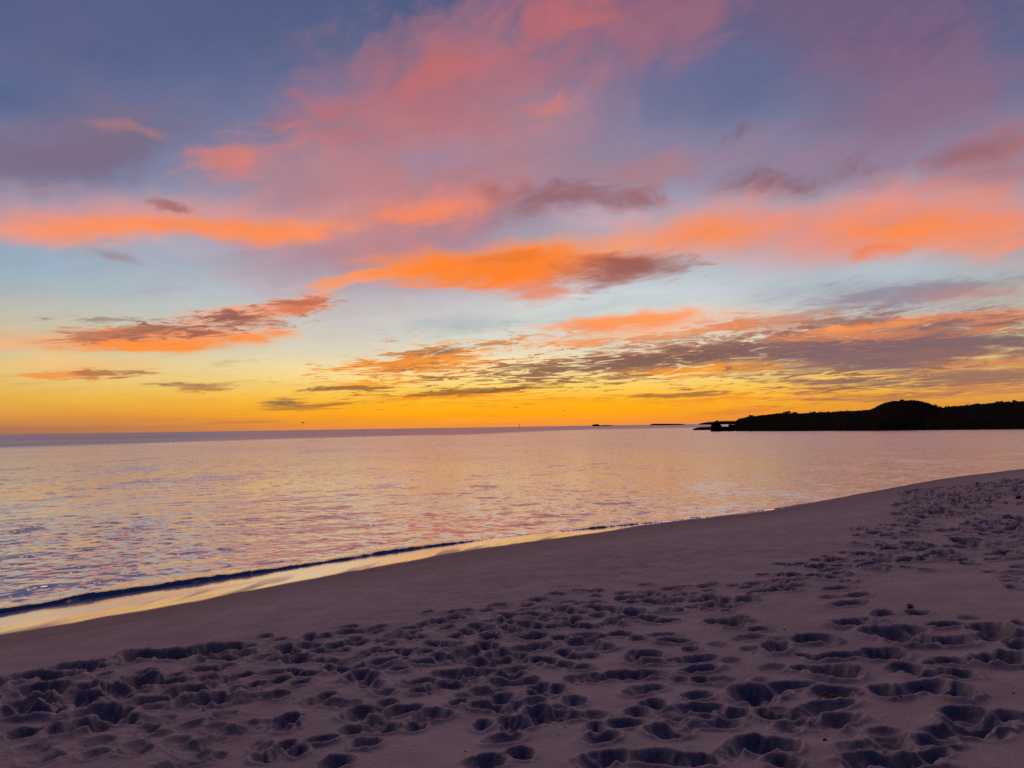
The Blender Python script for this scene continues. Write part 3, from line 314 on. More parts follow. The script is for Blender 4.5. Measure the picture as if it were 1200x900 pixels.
(18.03,26.84,0.156,0.202,0.250,-0.68),(16.57,25.55,0.183,0.270,0.223,-0.03),(16.22,25.40,0.187,0.270,0.245,0.03),(14.10,22.55,0.217,0.270,0.250,-0.03),(9.69,17.48,0.120,0.263,0.166,0.23),
(18.33,28.51,0.259,0.270,0.341,-0.12),(17.43,26.25,0.147,0.270,0.180,-0.32),(14.14,26.76,0.214,0.270,0.318,-0.25),(14.25,26.92,0.102,0.187,0.202,-0.63),(11.21,20.09,0.146,0.270,0.171,0.16),
(11.34,19.94,0.081,0.154,0.149,0.56),(20.12,29.08,0.312,0.270,0.265,0.00),(12.20,20.61,0.154,0.270,0.213,-0.29),(14.91,24.77,0.202,0.270,0.257,0.11),(12.40,20.48,0.129,0.270,0.151,0.34),
(12.31,20.30,0.071,0.149,0.072,0.66),(9.98,18.75,0.130,0.242,0.161,-0.16),(11.87,22.00,0.184,0.270,0.255,0.06),(14.51,23.77,0.187,0.270,0.262,-0.12),(14.84,22.57,0.198,0.270,0.293,-0.11),
(11.97,23.27,0.226,0.270,0.250,-0.12),(13.38,21.14,0.148,0.270,0.212,-0.33),(13.65,26.40,0.242,0.270,0.285,0.05),(15.96,23.58,0.204,0.270,0.255,0.21),(15.80,23.62,0.121,0.163,0.152,0.23),
(13.51,22.30,0.193,0.270,0.254,-0.14),(13.64,22.29,0.090,0.185,0.154,0.28),(11.72,21.22,0.201,0.270,0.243,-0.05),(14.34,23.74,0.171,0.270,0.254,0.33),(13.69,20.91,0.121,0.270,0.136,0.04),
(13.77,20.92,0.071,0.206,0.065,0.58),(11.94,19.90,0.106,0.270,0.125,-0.02),(9.46,17.83,0.131,0.197,0.145,-0.34),(17.50,25.78,0.229,0.270,0.272,0.28),(9.15,17.97,0.158,0.259,0.176,-0.23),
(14.95,26.19,0.252,0.270,0.330,0.16),(10.88,19.72,0.134,0.270,0.167,-0.02),(17.37,26.67,0.157,0.270,0.218,-0.15),(15.97,24.66,0.141,0.270,0.160,0.20),(11.96,20.83,0.194,0.270,0.245,-0.22),
(19.34,27.90,0.165,0.270,0.238,-0.14),(13.09,25.86,0.153,0.270,0.190,-0.33),(13.00,22.68,0.233,0.270,0.264,-0.18),(11.59,20.43,0.148,0.270,0.217,-0.06),(11.52,20.01,0.183,0.270,0.272,0.07),
(17.31,27.08,0.262,0.270,0.325,-0.06),(17.07,27.22,0.161,0.159,0.226,0.17),(13.04,23.96,0.176,0.270,0.257,-0.04),(11.00,18.01,0.179,0.270,0.212,0.03),(14.40,21.63,0.218,0.270,0.298,-0.11),
(14.23,21.73,0.148,0.180,0.235,-0.31),(14.07,26.11,0.213,0.270,0.272,-0.21),(15.15,27.32,0.231,0.270,0.269,-0.09),(13.80,20.87,0.157,0.270,0.191,-0.22),(17.54,25.66,0.230,0.270,0.274,-0.30),
(17.75,25.82,0.127,0.189,0.166,-0.28),(12.80,23.67,0.176,0.270,0.257,0.32),(12.65,20.91,0.211,0.270,0.308,-0.28),(12.53,20.80,0.124,0.146,0.161,0.06),(15.94,27.07,0.259,0.270,0.311,0.10),
(12.24,19.81,0.159,0.270,0.201,0.24),(12.12,19.73,0.082,0.163,0.156,0.18),(10.80,20.34,0.106,0.270,0.117,-0.04),(12.79,21.15,0.141,0.270,0.157,0.28),(18.33,27.41,0.243,0.270,0.333,-0.03),
(13.46,23.93,0.128,0.270,0.190,-0.12),(13.36,24.02,0.087,0.137,0.142,-0.64),(15.78,24.73,0.161,0.270,0.195,-0.34),(15.87,24.68,0.105,0.162,0.111,0.51),(13.62,24.57,0.248,0.270,0.266,0.35),
(16.14,26.49,0.263,0.270,0.339,-0.00),(16.22,23.67,0.234,0.270,0.299,0.29),(15.57,23.79,0.211,0.270,0.271,-0.21),(15.14,23.06,0.243,0.270,0.333,-0.32),(12.74,22.22,0.195,0.264,0.258,-0.31),
(16.72,24.27,0.215,0.270,0.279,-0.05),(16.89,24.42,0.123,0.156,0.220,-0.66),(17.50,27.10,0.154,0.270,0.171,-0.06),(12.28,23.41,0.158,0.270,0.174,-0.26),(12.16,23.27,0.074,0.197,0.098,0.61),
(12.06,18.39,0.153,0.223,0.183,-0.34),(16.57,27.14,0.274,0.270,0.323,0.00),(12.99,21.68,0.115,0.270,0.130,-0.09),(14.80,22.24,0.241,0.270,0.319,-0.05),(14.99,22.39,0.133,0.212,0.154,-0.30),
(14.70,25.74,0.227,0.270,0.284,-0.31),(14.05,20.72,0.197,0.270,0.261,-0.07),(13.95,20.88,0.118,0.155,0.228,0.48),(12.64,22.72,0.195,0.270,0.246,-0.33),(19.46,28.59,0.271,0.270,0.273,0.22),
(11.43,19.14,0.189,0.270,0.223,0.31),(12.66,23.90,0.201,0.270,0.289,-0.12),(13.04,20.61,0.170,0.270,0.189,-0.21),(14.94,25.26,0.165,0.270,0.192,-0.29),(17.19,25.88,0.227,0.270,0.322,-0.32),
(17.05,25.92,0.156,0.147,0.273,0.59),(17.41,27.93,0.156,0.270,0.185,0.01),(17.55,27.77,0.102,0.169,0.126,-0.07),(11.25,19.69,0.135,0.251,0.168,-0.22),(17.01,27.95,0.257,0.270,0.317,-0.19),
(9.35,16.61,0.133,0.253,0.172,0.06),(9.28,16.56,0.076,0.187,0.087,-0.15),(15.60,26.98,0.188,0.270,0.263,-0.21),(16.33,26.45,0.242,0.270,0.293,-0.08),(16.22,24.86,0.138,0.270,0.191,-0.17),
(15.39,24.51,0.194,0.270,0.235,-0.19),(12.35,23.75,0.153,0.270,0.193,-0.02),(16.67,27.53,0.288,0.270,0.342,0.15),(10.80,18.99,0.176,0.270,0.244,0.34),(9.58,18.83,0.189,0.270,0.218,0.32),
(13.86,24.37,0.157,0.270,0.229,-0.00),(15.61,25.92,0.197,0.270,0.273,-0.13),(12.64,24.93,0.179,0.270,0.205,-0.02),(8.88,16.66,0.102,0.158,0.143,-0.11),(8.81,16.69,0.066,0.085,0.100,0.60),
(13.15,22.72,0.205,0.270,0.248,0.27),(14.76,24.50,0.183,0.270,0.214,-0.30),(14.65,21.54,0.188,0.270,0.278,-0.26),(11.21,21.91,0.121,0.270,0.179,0.31),(12.89,18.85,0.112,0.270,0.160,-0.32),
(8.02,15.11,0.116,0.214,0.130,-0.06),(13.72,20.02,0.137,0.270,0.165,0.30),(13.83,20.02,0.075,0.213,0.109,-0.36),(14.53,21.30,0.209,0.270,0.263,-0.35),(15.91,23.91,0.224,0.270,0.321,0.17),
(16.77,26.08,0.156,0.270,0.212,0.20),(17.31,28.09,0.173,0.270,0.252,-0.07),(9.57,17.65,0.152,0.211,0.212,0.28),(9.43,17.75,0.105,0.125,0.172,0.42),(14.23,25.37,0.198,0.270,0.245,0.13),
(14.73,21.48,0.167,0.270,0.228,0.27),(14.61,21.62,0.077,0.188,0.184,0.22),(19.41,28.19,0.298,0.270,0.332,-0.03),(14.94,23.75,0.169,0.270,0.205,-0.34),(11.57,19.59,0.116,0.270,0.146,-0.12),
(13.05,21.65,0.123,0.270,0.170,0.08),(12.35,23.99,0.142,0.270,0.156,0.31),(8.84,17.05,0.166,0.208,0.199,0.32),(8.97,16.99,0.114,0.123,0.134,0.20),(13.59,25.92,0.182,0.270,0.254,0.25),
(14.06,23.24,0.150,0.270,0.171,0.09),(14.19,23.31,0.091,0.211,0.104,0.08),(13.35,25.32,0.167,0.270,0.219,0.06),(11.11,20.35,0.183,0.268,0.221,0.31),(9.40,17.47,0.133,0.182,0.164,0.35),
(9.32,17.77,0.122,0.233,0.176,0.22),(16.81,28.07,0.167,0.270,0.193,0.04),(17.29,25.39,0.268,0.270,0.293,0.34),(12.18,20.88,0.148,0.270,0.213,-0.02),(12.29,20.82,0.079,0.177,0.140,0.36),
(11.68,21.37,0.136,0.270,0.158,-0.16),(11.58,21.27,0.095,0.166,0.111,0.64),(12.50,22.23,0.116,0.270,0.131,-0.29),(11.99,21.65,0.114,0.270,0.145,0.02),(11.70,19.19,0.156,0.269,0.217,-0.29),
(13.42,25.08,0.195,0.270,0.253,-0.11),(11.62,20.59,0.151,0.270,0.203,-0.34),(10.95,21.56,0.209,0.270,0.276,-0.10),(11.06,21.60,0.103,0.214,0.173,0.50),(13.47,24.68,0.200,0.270,0.269,-0.25),
(15.44,24.45,0.188,0.270,0.236,-0.23),(13.96,26.31,0.259,0.270,0.295,-0.04),(12.08,21.14,0.191,0.270,0.270,-0.20),(11.90,21.11,0.116,0.180,0.174,-0.25),(9.67,16.98,0.111,0.270,0.137,-0.12),
(9.77,17.03,0.052,0.165,0.109,-0.09),(12.11,20.36,0.213,0.270,0.290,0.24),(12.26,19.68,0.141,0.270,0.184,0.11),(17.87,27.54,0.269,0.270,0.339,-0.06),(17.67,27.55,0.161,0.152,0.220,0.34),
(10.32,18.58,0.159,0.270,0.181,0.12),(13.96,25.45,0.174,0.270,0.251,-0.22),(13.93,26.62,0.184,0.270,0.213,-0.11),(14.39,23.98,0.184,0.270,0.249,-0.27),(14.24,24.06,0.113,0.140,0.128,0.59),
(10.17,18.63,0.119,0.270,0.154,-0.16),(10.06,18.51,0.076,0.207,0.093,0.50),(14.06,23.79,0.130,0.270,0.170,0.23),(10.05,19.11,0.176,0.223,0.198,0.24),(17.69,27.75,0.240,0.270,0.291,-0.18),
(11.88,23.30,0.128,0.270,0.141,-0.18),(13.00,23.38,0.145,0.270,0.194,-0.30),(13.09,23.46,0.074,0.148,0.145,0.67),(13.95,22.11,0.119,0.270,0.152,0.34),(13.88,22.00,0.066,0.138,0.069,-0.54),
(12.45,21.69,0.169,0.270,0.237,-0.08),(12.79,21.31,0.203,0.270,0.295,0.07),(12.91,21.42,0.113,0.196,0.171,0.70),(10.69,18.32,0.162,0.270,0.208,0.27),(10.55,18.17,0.080,0.201,0.105,-0.06),
(14.52,22.58,0.126,0.270,0.165,0.12),(12.98,19.31,0.197,0.270,0.291,0.08),(13.09,19.40,0.113,0.180,0.195,0.11),(12.44,21.37,0.159,0.270,0.188,-0.09),(10.59,20.98,0.212,0.270,0.253,-0.32),
(16.90,24.74,0.177,0.270,0.236,-0.28),(10.13,17.26,0.147,0.184,0.184,-0.05),(10.04,17.38,0.089,0.101,0.153,0.61),(9.93,19.30,0.196,0.270,0.266,-0.28),(11.34,21.80,0.157,0.270,0.183,-0.12),
(12.81,23.26,0.121,0.270,0.157,0.04),(10.10,18.10,0.113,0.269,0.138,0.31),(10.01,18.05,0.063,0.170,0.077,0.22),(13.68,23.00,0.131,0.270,0.159,0.08),(5.87,10.14,0.070,0.091,0.094,-0.01),
(8.30,13.75,0.090,0.133,0.095,-0.33),(7.87,15.14,0.168,0.209,0.176,0.01),(7.57,13.00,0.132,0.118,0.114,-0.15),(8.90,14.44,0.165,0.270,0.169,0.04),(5.81,11.24,0.074,0.143,0.095,-0.30),
(9.53,15.41,0.103,0.207,0.117,0.19),(9.60,15.37,0.062,0.116,0.058,-0.52),(5.78,11.91,0.079,0.180,0.090,-0.20),(6.84,11.73,0.146,0.115,0.126,0.23),(7.47,13.48,0.109,0.213,0.124,-0.03),
(5.60,11.89,0.129,0.120,0.117,0.07),(5.53,11.82,0.070,0.090,0.096,-0.30),(6.87,11.97,0.154,0.187,0.152,0.20),(7.09,13.63,0.149,0.212,0.179,0.22),(6.57,10.50,0.070,0.145,0.096,0.26),
(6.53,10.49,0.034,0.109,0.049,0.15),(8.36,13.53,0.129,0.159,0.130,0.24),(8.27,13.49,0.066,0.112,0.096,-0.47),(10.78,18.60,0.234,0.270,0.259,-0.02),(10.92,18.76,0.126,0.197,0.211,-0.69),
(5.45,11.11,0.087,0.095,0.095,0.25),(11.76,20.38,0.166,0.270,0.198,-0.02),(11.87,20.40,0.090,0.159,0.126,-0.14),(9.12,14.60,0.103,0.266,0.116,0.29),(7.88,12.05,0.112,0.212,0.104,0.23),
(7.78,11.91,0.058,0.157,0.091,-0.43),(6.69,10.53,0.107,0.116,0.127,-0.14),(6.62,10.50,0.055,0.069,0.114,-0.33),(10.17,16.93,0.112,0.270,0.129,-0.10),(11.98,18.81,0.124,0.270,0.137,-0.28),
(4.97,11.23,0.122,0.108,0.119,-0.08),(5.07,11.29,0.062,0.062,0.084,0.52),(8.62,12.96,0.138,0.220,0.154,0.01),(8.67,14.60,0.098,0.270,0.114,-0.02),(8.92,16.40,0.142,0.209,0.143,-0.08),
(8.81,16.47,0.065,0.158,0.076,-0.06),(6.00,11.25,0.114,0.144,0.125,-0.16),(9.99,19.68,0.237,0.270,0.271,-0.00),(10.19,19.61,0.110,0.181,0.175,-0.16),(10.18,16.04,0.129,0.270,0.147,0.02),
(13.50,20.47,0.261,0.270,0.229,-0.05),(7.52,12.37,0.108,0.220,0.118,0.22),(7.99,12.75,0.141,0.125,0.134,-0.06),(8.65,17.36,0.180,0.270,0.183,-0.27),(6.77,13.41,0.133,0.125,0.115,0.31),
(10.09,16.69,0.122,0.270,0.145,0.01),(6.81,14.29,0.123,0.134,0.128,-0.28),(9.85,16.83,0.201,0.234,0.184,0.33),(4.93,10.99,0.083,0.134,0.099,0.34),(8.49,13.04,0.162,0.180,0.194,-0.33),
(8.39,13.09,0.077,0.128,0.092,-0.18),(8.17,13.11,0.099,0.233,0.113,0.12),(11.91,19.54,0.149,0.270,0.156,-0.14),(11.81,19.67,0.097,0.140,0.140,-0.64),(11.99,19.29,0.170,0.270,0.183,-0.03),
(6.73,10.85,0.076,0.179,0.088,0.08),(6.77,10.84,0.050,0.094,0.075,-0.09),(6.32,13.07,0.146,0.156,0.154,0.25),(6.34,13.56,0.165,0.213,0.157,0.33),(9.80,15.13,0.204,0.270,0.199,0.02),
(9.65,15.05,0.120,0.208,0.110,-0.08),(5.82,11.50,0.081,0.174,0.090,0.35),(5.87,11.59,0.048,0.118,0.056,-0.35),(6.69,10.23,0.073,0.090,0.095,0.09),(7.47,14.29,0.118,0.156,0.126,-0.12),
(7.60,13.63,0.150,0.195,0.136,0.25),(7.48,13.57,0.076,0.128,0.089,0.61),(8.80,17.65,0.140,0.270,0.158,0.06),(8.69,17.76,0.075,0.160,0.131,-0.69),(7.30,11.26,0.133,0.142,0.133,-0.13),
(5.14,10.95,0.128,0.106,0.123,0.25),(7.74,11.84,0.088,0.176,0.097,-0.18),(7.67,11.89,0.059,0.106,0.052,0.14),(4.85,11.01,0.100,0.104,0.120,-0.26),(8.93,13.89,0.183,0.203,0.169,0.09),
(6.80,11.78,0.135,0.184,0.145,-0.13),(6.17,12.08,0.139,0.125,0.139,-0.30),(6.38,14.46,0.150,0.150,0.160,-0.10),(6.15,11.74,0.119,0.098,0.116,0.31),(6.23,11.76,0.066,0.073,0.074,0.51),
(5.38,12.15,0.099,0.180,0.097,-0.26),(10.65,19.41,0.134,0.270,0.154,0.05),(6.57,13.69,0.079,0.114,0.073,-0.27),(8.63,13.24,0.111,0.181,0.128,0.08),(8.11,13.83,0.176,0.154,0.176,-0.31),
(6.47,10.34,0.076,0.141,0.079,-0.03),(5.52,10.47,0.070,0.103,0.075,0.29),(8.46,14.46,0.119,0.141,0.123,-0.09),(10.57,17.89,0.132,0.228,0.153,0.34),(10.65,17.89,0.075,0.137,0.088,-0.38),
(5.70,10.57,0.101,0.090,0.106,0.21),(5.63,10.54,0.062,0.065,0.080,-0.44),(8.47,14.09,0.185,0.174,0.204,-0.32),(8.32,14.21,0.121,0.096,0.176,0.55),(9.50,16.37,0.100,0.270,0.094,0.01),
(5.90,13.18,0.119,0.171,0.129,-0.24),(6.81,11.27,0.095,0.100,0.091,0.25),(6.90,11.27,0.052,0.066,0.080,0.19),(7.08,11.36,0.070,0.161,0.096,0.10),(7.12,11.36,0.042,0.102,0.051,-0.09),
(7.03,11.12,0.096,0.168,0.089,0.27),(8.15,16.10,0.202,0.215,0.210,0.23),(9.71,17.82,0.221,0.266,0.250,0.18),(9.57,17.73,0.131,0.134,0.139,-0.02),(9.67,14.61,0.170,0.258,0.157,0.07),
(8.35,12.87,0.129,0.204,0.152,0.23),(9.87,14.89,0.194,0.266,0.233,0.13),(8.67,14.23,0.159,0.270,0.152,0.08),(6.65,11.32,0.097,0.097,0.097,0.30),(8.40,12.77,0.166,0.170,0.180,0.18),
(9.79,17.37,0.150,0.270,0.174,-0.31),(10.05,18.11,0.132,0.228,0.152,0.29),(8.75,16.56,0.143,0.270,0.137,-0.28),(13.38,21.55,0.208,0.270,0.221,-0.23),(1.70,4.68,0.101,0.090,0.046,0.04),
(-1.48,4.97,0.070,0.090,0.036,-0.17),(-1.42,5.02,0.044,0.071,0.022,-0.69),(0.10,5.13,0.110,0.090,0.047,0.35),(-1.16,5.39,0.084,0.090,0.038,0.13),(-0.08,5.15,0.089,0.098,0.039,-0.34),
(0.45,5.64,0.114,0.111,0.047,-0.11),(0.53,4.13,0.070,0.090,0.032,0.35),(1.69,4.43,0.070,0.090,0.033,-0.33),(1.22,4.65,0.092,0.090,0.046,-0.29),(1.15,4.72,0.063,0.054,0.024,0.14),
(-3.24,5.51,0.080,0.130,0.031,0.22),(-2.66,5.36,0.076,0.090,0.032,-0.05),(-2.59,5.33,0.038,0.057,0.026,-0.24),(1.58,4.99,0.084,0.093,0.042,0.04),(1.50,4.93,0.050,0.066,0.037,0.31),
(-1.07,5.11,0.114,0.090,0.039,0.35),(-1.01,5.07,0.054,0.056,0.021,-0.69),(-2.65,5.69,0.121,0.090,0.042,-0.26),(-1.81,5.00,0.123,0.090,0.046,0.10),(-2.87,4.76,0.114,0.102,0.042,-0.12),
(2.01,4.28,0.094,0.090,0.039,0.01),(-0.08,4.55,0.122,0.090,0.045,-0.26),(-1.09,5.84,0.096,0.122,0.051,-0.04),(-1.15,5.91,0.050,0.087,0.043,0.05),(2.43,4.26,0.078,0.093,0.032,-0.00),
(-1.28,5.43,0.097,0.090,0.047,-0.07),(-2.44,5.18,0.077,0.090,0.037,-0.34),(1.40,5.49,0.132,0.093,0.037,-0.28),(-0.94,5.19,0.086,0.090,0.036,0.18),(0.37,4.10,0.110,0.090,0.039,0.18),
(1.54,4.47,0.085,0.090,0.038,-0.31),(1.62,4.52,0.047,0.068,0.026,-0.66),(1.13,4.17,0.070,0.090,0.039,-0.19),(1.67,3.90,0.070,0.090,0.034,0.24),(-1.55,5.07,0.095,0.090,0.045,-0.27),
(-1.61,5.07,0.048,0.054,0.030,0.55),(1.96,4.09,0.093,0.090,0.042,0.31),(1.76,4.11,0.093,0.090,0.040,0.29),(-1.97,4.50,0.070,0.090,0.031,-0.33),(2.06,4.98,0.075,0.107,0.039,0.31),
(-1.76,5.70,0.099,0.114,0.050,-0.08),
]
# skyline of the headland: bearing (degrees), distance of ridge (m), height of ridge (m)
# bearing, distance of the shore, distance of the ridge, height of the ridge
HEAD_FRONT = [(15.779, 269.7, 285.7, 0.3), (16.013, 268.2, 286.4, 1.5), (16.189, 261.1, 281.0, 3.3), (16.364, 260.0, 281.6, 3.89), (16.714, 257.8, 282.9, 4.31), (17.178, 252.3, 281.9, 4.86), (17.755, 249.1, 284.3, 4.98), (18.614, 244.4, 288.1, 5.38), (19.464, 240.0, 286.0, 5.7), (20.584, 236.8, 282.8, 5.55), (21.413, 232.9, 278.9, 5.59), (22.504, 232.3, 278.3, 5.7), (23.579, 227.5, 273.5, 5.87), (24.373, 226.2, 272.2, 5.99), (25.001, 223.6, 269.6, 6.22), (25.416, 221.9, 267.9, 7.22), (25.726, 222.6, 268.6, 8.0), (26.239, 224.5, 270.5, 8.64), (26.849, 226.0, 272.0, 8.87), (27.551, 227.2, 273.2, 8.79), (28.048, 229.1, 275.1, 8.37), (28.54, 231.2, 277.2, 7.53), (29.028, 233.2, 279.2, 6.69), (29.51, 233.2, 279.2, 5.82), (30.131, 232.6, 278.6, 4.94), (31.303, 229.6, 275.6, 3.74), (32.671, 226.0, 272.0, 2.83), (34.216, 220.1, 266.1, 2.2), (37.742, 208.3, 254.3, 1.49)]
HEAD_BACK = [(28.24, 225, 285, 4.94), (28.886, 225, 285, 5.97), (29.473, 225, 285, 6.59), (30.192, 225, 285, 6.74), (30.902, 225, 285, 7.08), (31.369, 225, 285, 7.18), (32.062, 225, 285, 7.51), (32.743, 225, 285, 7.68), (33.414, 225, 285, 7.79), (34.074, 225, 285, 7.8), (35.362, 225, 285, 7.62), (37.814, 225, 285, 6.86), (41.557, 225, 285, 4.85), (44.903, 225, 285, 2.59)]
BUSHES = [(19.74,0,1.0,'rounder and left of the two shrubs standing highest on the low headland'),
 (20.16,0,0.9,'right of the two shrubs standing highest on the low headland'),
 (17.23,0,0.7,'small shrub on the skyline where the headland starts to rise'),
 (21.35,0,0.8,'low shrub midway along the flat skyline before the hill'),
 (26.90,0,0.7,'small shrub on the very top of the rounded hill'),
 (31.22,1,0.8,'small shrub on the ridge just right of the saddle'),
 (32.32,1,1.0,'tallest shrub on the right ridge skyline'),
 (33.17,1,0.9,'shrub on the skyline at the right edge of the photo')]

BEACON = (17.4,1899.9,0.0)
GULLS = [((-60.45,221.92,4.56),2.2,-0.5,.12,1.3,'small dark bird flying low over the sea at left'),((20.42,299.30,8.42),1.2,0.2,.1,1.25,'tiny dark bird high above the middle of the horizon')]
WEEDS = [(3.698,7.292,.05,.05,4,'small upright brown seaweed tuft on the sand'),(1.988,4.968,.10,.035,6,'flat brown seaweed scrap lying beside the deep footprints')]
STONES = [(13.149,20.164,.065,4,'dark lump on the trodden sand at the right edge'),(1.664,4.260,.010,6,'tiny black pebble on the near sand below the seaweed scrap')]

# ------------------------------------------------------------------ helpers
def srgb(c):
    out = []
    for v in c:
        v = v / 255.0
        out.append(v / 12.92 if v <= 0.04045 else ((v + 0.055) / 1.055) ** 2.4)
    return tuple(out)

def tag(o, label=None, cat=None, group=None, kind=None):
    if label: o['label'] = label
    if cat: o['category'] = cat
    if group: o['group'] = group
    if kind: o['kind'] = kind
    return o

def ss(x, a, b):
    t = np.clip((x - a) / (b - a), 0, 1)
    return t * t * (3 - 2 * t)

def hash2(ix, iy, seed):
    h = (ix.astype(np.int64) * 374761393 + iy.astype(np.int64) * 668265263 + seed * 974634777) & 0xFFFFFFFF
    h = ((h ^ (h >> 13)) * 1274126177) & 0xFFFFFFFF
    h = h ^ (h >> 16)
    return (h & 0xFFFF) / 65535.0

def vnoise(x, y, seed=0):
    ix = np.floor(x); iy = np.floor(y)
    fx = x - ix; fy = y - iy
    fx = fx * fx * fx * (fx * (fx * 6 - 15) + 10); fy = fy * fy * fy * (fy * (fy * 6 - 15) + 10)
    a = hash2(ix, iy, seed); b = hash2(ix + 1, iy, seed)
    c = hash2(ix, iy + 1, seed); d = hash2(ix + 1, iy + 1, seed)
    return (a + (b - a) * fx) * (1 - fy) + (c + (d - c) * fx) * fy - 0.5

def fbm(x, y, octv=4, seed=0, gain=0.5):
    s = 0; amp = 1.0; f = 1.0
    for k in range(octv):
        ca, sa = math.cos(0.6 * k), math.sin(0.6 * k)
        s = s + amp * vnoise((x * ca - y * sa) * f, (x * sa + y * ca) * f, seed + k * 17)
        amp *= gain; f *= 2.03
    return s

def mesh_obj(name, verts, faces, mat=None, parent=None, smooth=True):
    me = bpy.data.meshes.new(name)
    verts = np.asarray(verts, dtype=np.float32)
    me.vertices.add(len(verts)); me.vertices.foreach_set('co', verts.ravel())
    faces = np.asarray(faces, dtype=np.int32)
    nf, k = faces.shape
    me.loops.add(nf * k); me.loops.foreach_set('vertex_index', faces.ravel())
    me.polygons.add(nf)
    me.polygons.foreach_set('loop_start', np.arange(0, nf * k, k, dtype=np.int32))
    me.polygons.foreach_set('loop_total', np.full(nf, k, dtype=np.int32))
    me.polygons.foreach_set('use_smooth', np.full(nf, smooth, dtype=bool))
    me.update(calc_edges=True); me.validate()
    o = bpy.data.objects.new(name, me); COL.objects.link(o)
    if mat: me.materials.append(mat)
    if parent: o.parent = parent
    return o

def grid_faces(nr, nc, wrap=False):
    i = np.arange(nr - 1)[:, None]; j = np.arange(nc if wrap else nc - 1)[None, :]
    j2 = (j + 1) % nc
    a = i * nc + j; b = i * nc + j2; c = (i + 1) * nc + j2; d = (i + 1) * nc + j
    return np.stack([a, d, c, b], -1).reshape(-1, 4)

def bearings(n_fine, n_coarse):
    f = np.linspace(-38.5, 38.5, n_fine)
    c = np.linspace(38.5, 360 - 38.5, n_coarse + 2)[1:-1]
    return np.radians(np.concatenate([f, c]))

# ------------------------------------------------------------------ node helper
class NT:
    def __init__(self, tree): self.t = tree; self.n = tree.nodes; self.l = tree.links
    def node(self, kind, **kw):
        n = self.n.new(kind)
        for k, v in kw.items(): setattr(n, k, v)
        return n
    def put(self, sock, v):
        if isinstance(v, bpy.types.NodeSocket): self.l.new(v, sock)
        elif v is not None: sock.default_value = v
    def m(self, op, a, b=None, c=None, clamp=False):
        n = self.node('ShaderNodeMath', operation=op, use_clamp=clamp)
        self.put(n.inputs[0], a); self.put(n.inputs[1], b); self.put(n.inputs[2], c)
        return n.outputs[0]
    def v(self, op, a, b=None, c=None):
        n = self.node('ShaderNodeVectorMath', operation=op)
        self.put(n.inputs[0], a)
        if op == 'SCALE': self.put(n.inputs['Scale'], b)
        else: self.put(n.inputs[1], b)
        if c is not None: self.put(n.inputs[2], c)
        return n.outputs['Value'] if op in ('LENGTH', 'DOT_PRODUCT') else n.outputs[0]
    def comb(self, x=0.0, y=0.0, z=0.0):
        n = self.node('ShaderNodeCombineXYZ')
        for s, q in zip(n.inputs, (x, y, z)): self.put(s, q)
        return n.outputs[0]
    def sep(self, vv):
        n = self.node('ShaderNodeSeparateXYZ'); self.put(n.inputs[0], vv); return n.outputs
    def noise(self, vec, scale=1.0, detail=4, rough=0.55, dist=0.0, color=False):
        n = self.node('ShaderNodeTexNoise')
        self.put(n.inputs['Vector'], vec); self.put(n.inputs['Scale'], scale)
        n.inputs['Detail'].default_value = detail; n.inputs['Roughness'].default_value = rough
        n.inputs['Distortion'].default_value = dist
        return n.outputs['Color'] if color else n.outputs['Fac']
    def rng(self, v, a, b, c, d, smooth=True):
        n = self.node('ShaderNodeMapRange', interpolation_type='SMOOTHSTEP' if smooth else 'LINEAR')
        for s, q in zip(n.inputs[:5], (v, a, b, c, d)): self.put(s, q)
        return n.outputs[0]
    def mix(self, f, a, b):
        n = self.node('ShaderNodeMix', data_type='RGBA')
        self.put(n.inputs[0], f)
        for s, q in ((n.inputs[6], a), (n.inputs[7], b)):
            if isinstance(q, tuple) and len(q) == 3: q = q + (1.0,)
            self.put(s, q)
        return n.outputs[2]
    def ramp(self, f, stops, interp='LINEAR'):
        n = self.node('ShaderNodeValToRGB'); self.put(n.inputs[0], f)
        e = n.color_ramp; e.interpolation = interp
        while len(e.elements) < len(stops): e.elements.new(0.5)
        for el, (p, c) in zip(e.elements, stops):
            el.position = p; el.color = (*c, 1.0)
        return n.outputs[0]
    def attr(self, name):
        n = self.node('ShaderNodeAttribute', attribute_name=name); return n.outputs['Fac']

def material(name):
    m = bpy.data.materials.new(name); m.use_nodes = True
    nt = NT(m.node_tree)
    return m, nt, m.node_tree.nodes['Principled BSDF']

# ------------------------------------------------------------------ sky
SUN_AZ, SUN_EL = -1.0, 1.2
world = bpy.data.worlds.new('World'); SC.world = world
world.use_nodes = True
w = NT(world.node_tree)
for n in list(w.n): w.n.remove(n)

def el_fac(el): return math.sqrt(max(el, 0.0) / 90.0)

tc = w.node('ShaderNodeTexCoord')
dx, dy, dz = w.sep(w.v('NORMALIZE', tc.outputs['Generated']))
az = w.m('MULTIPLY', w.m('ARCTAN2', dx, dy), 57.29578)
el = w.m('MULTIPLY', w.m('ARCSINE', dz), 57.29578)
elp = w.m('MAXIMUM', el, 0.0)
fac = w.m('SQRT', w.m('DIVIDE', elp, 90.0))
q = w.m('LOGARITHM', w.m('ADD', elp, 2.6), math.e)

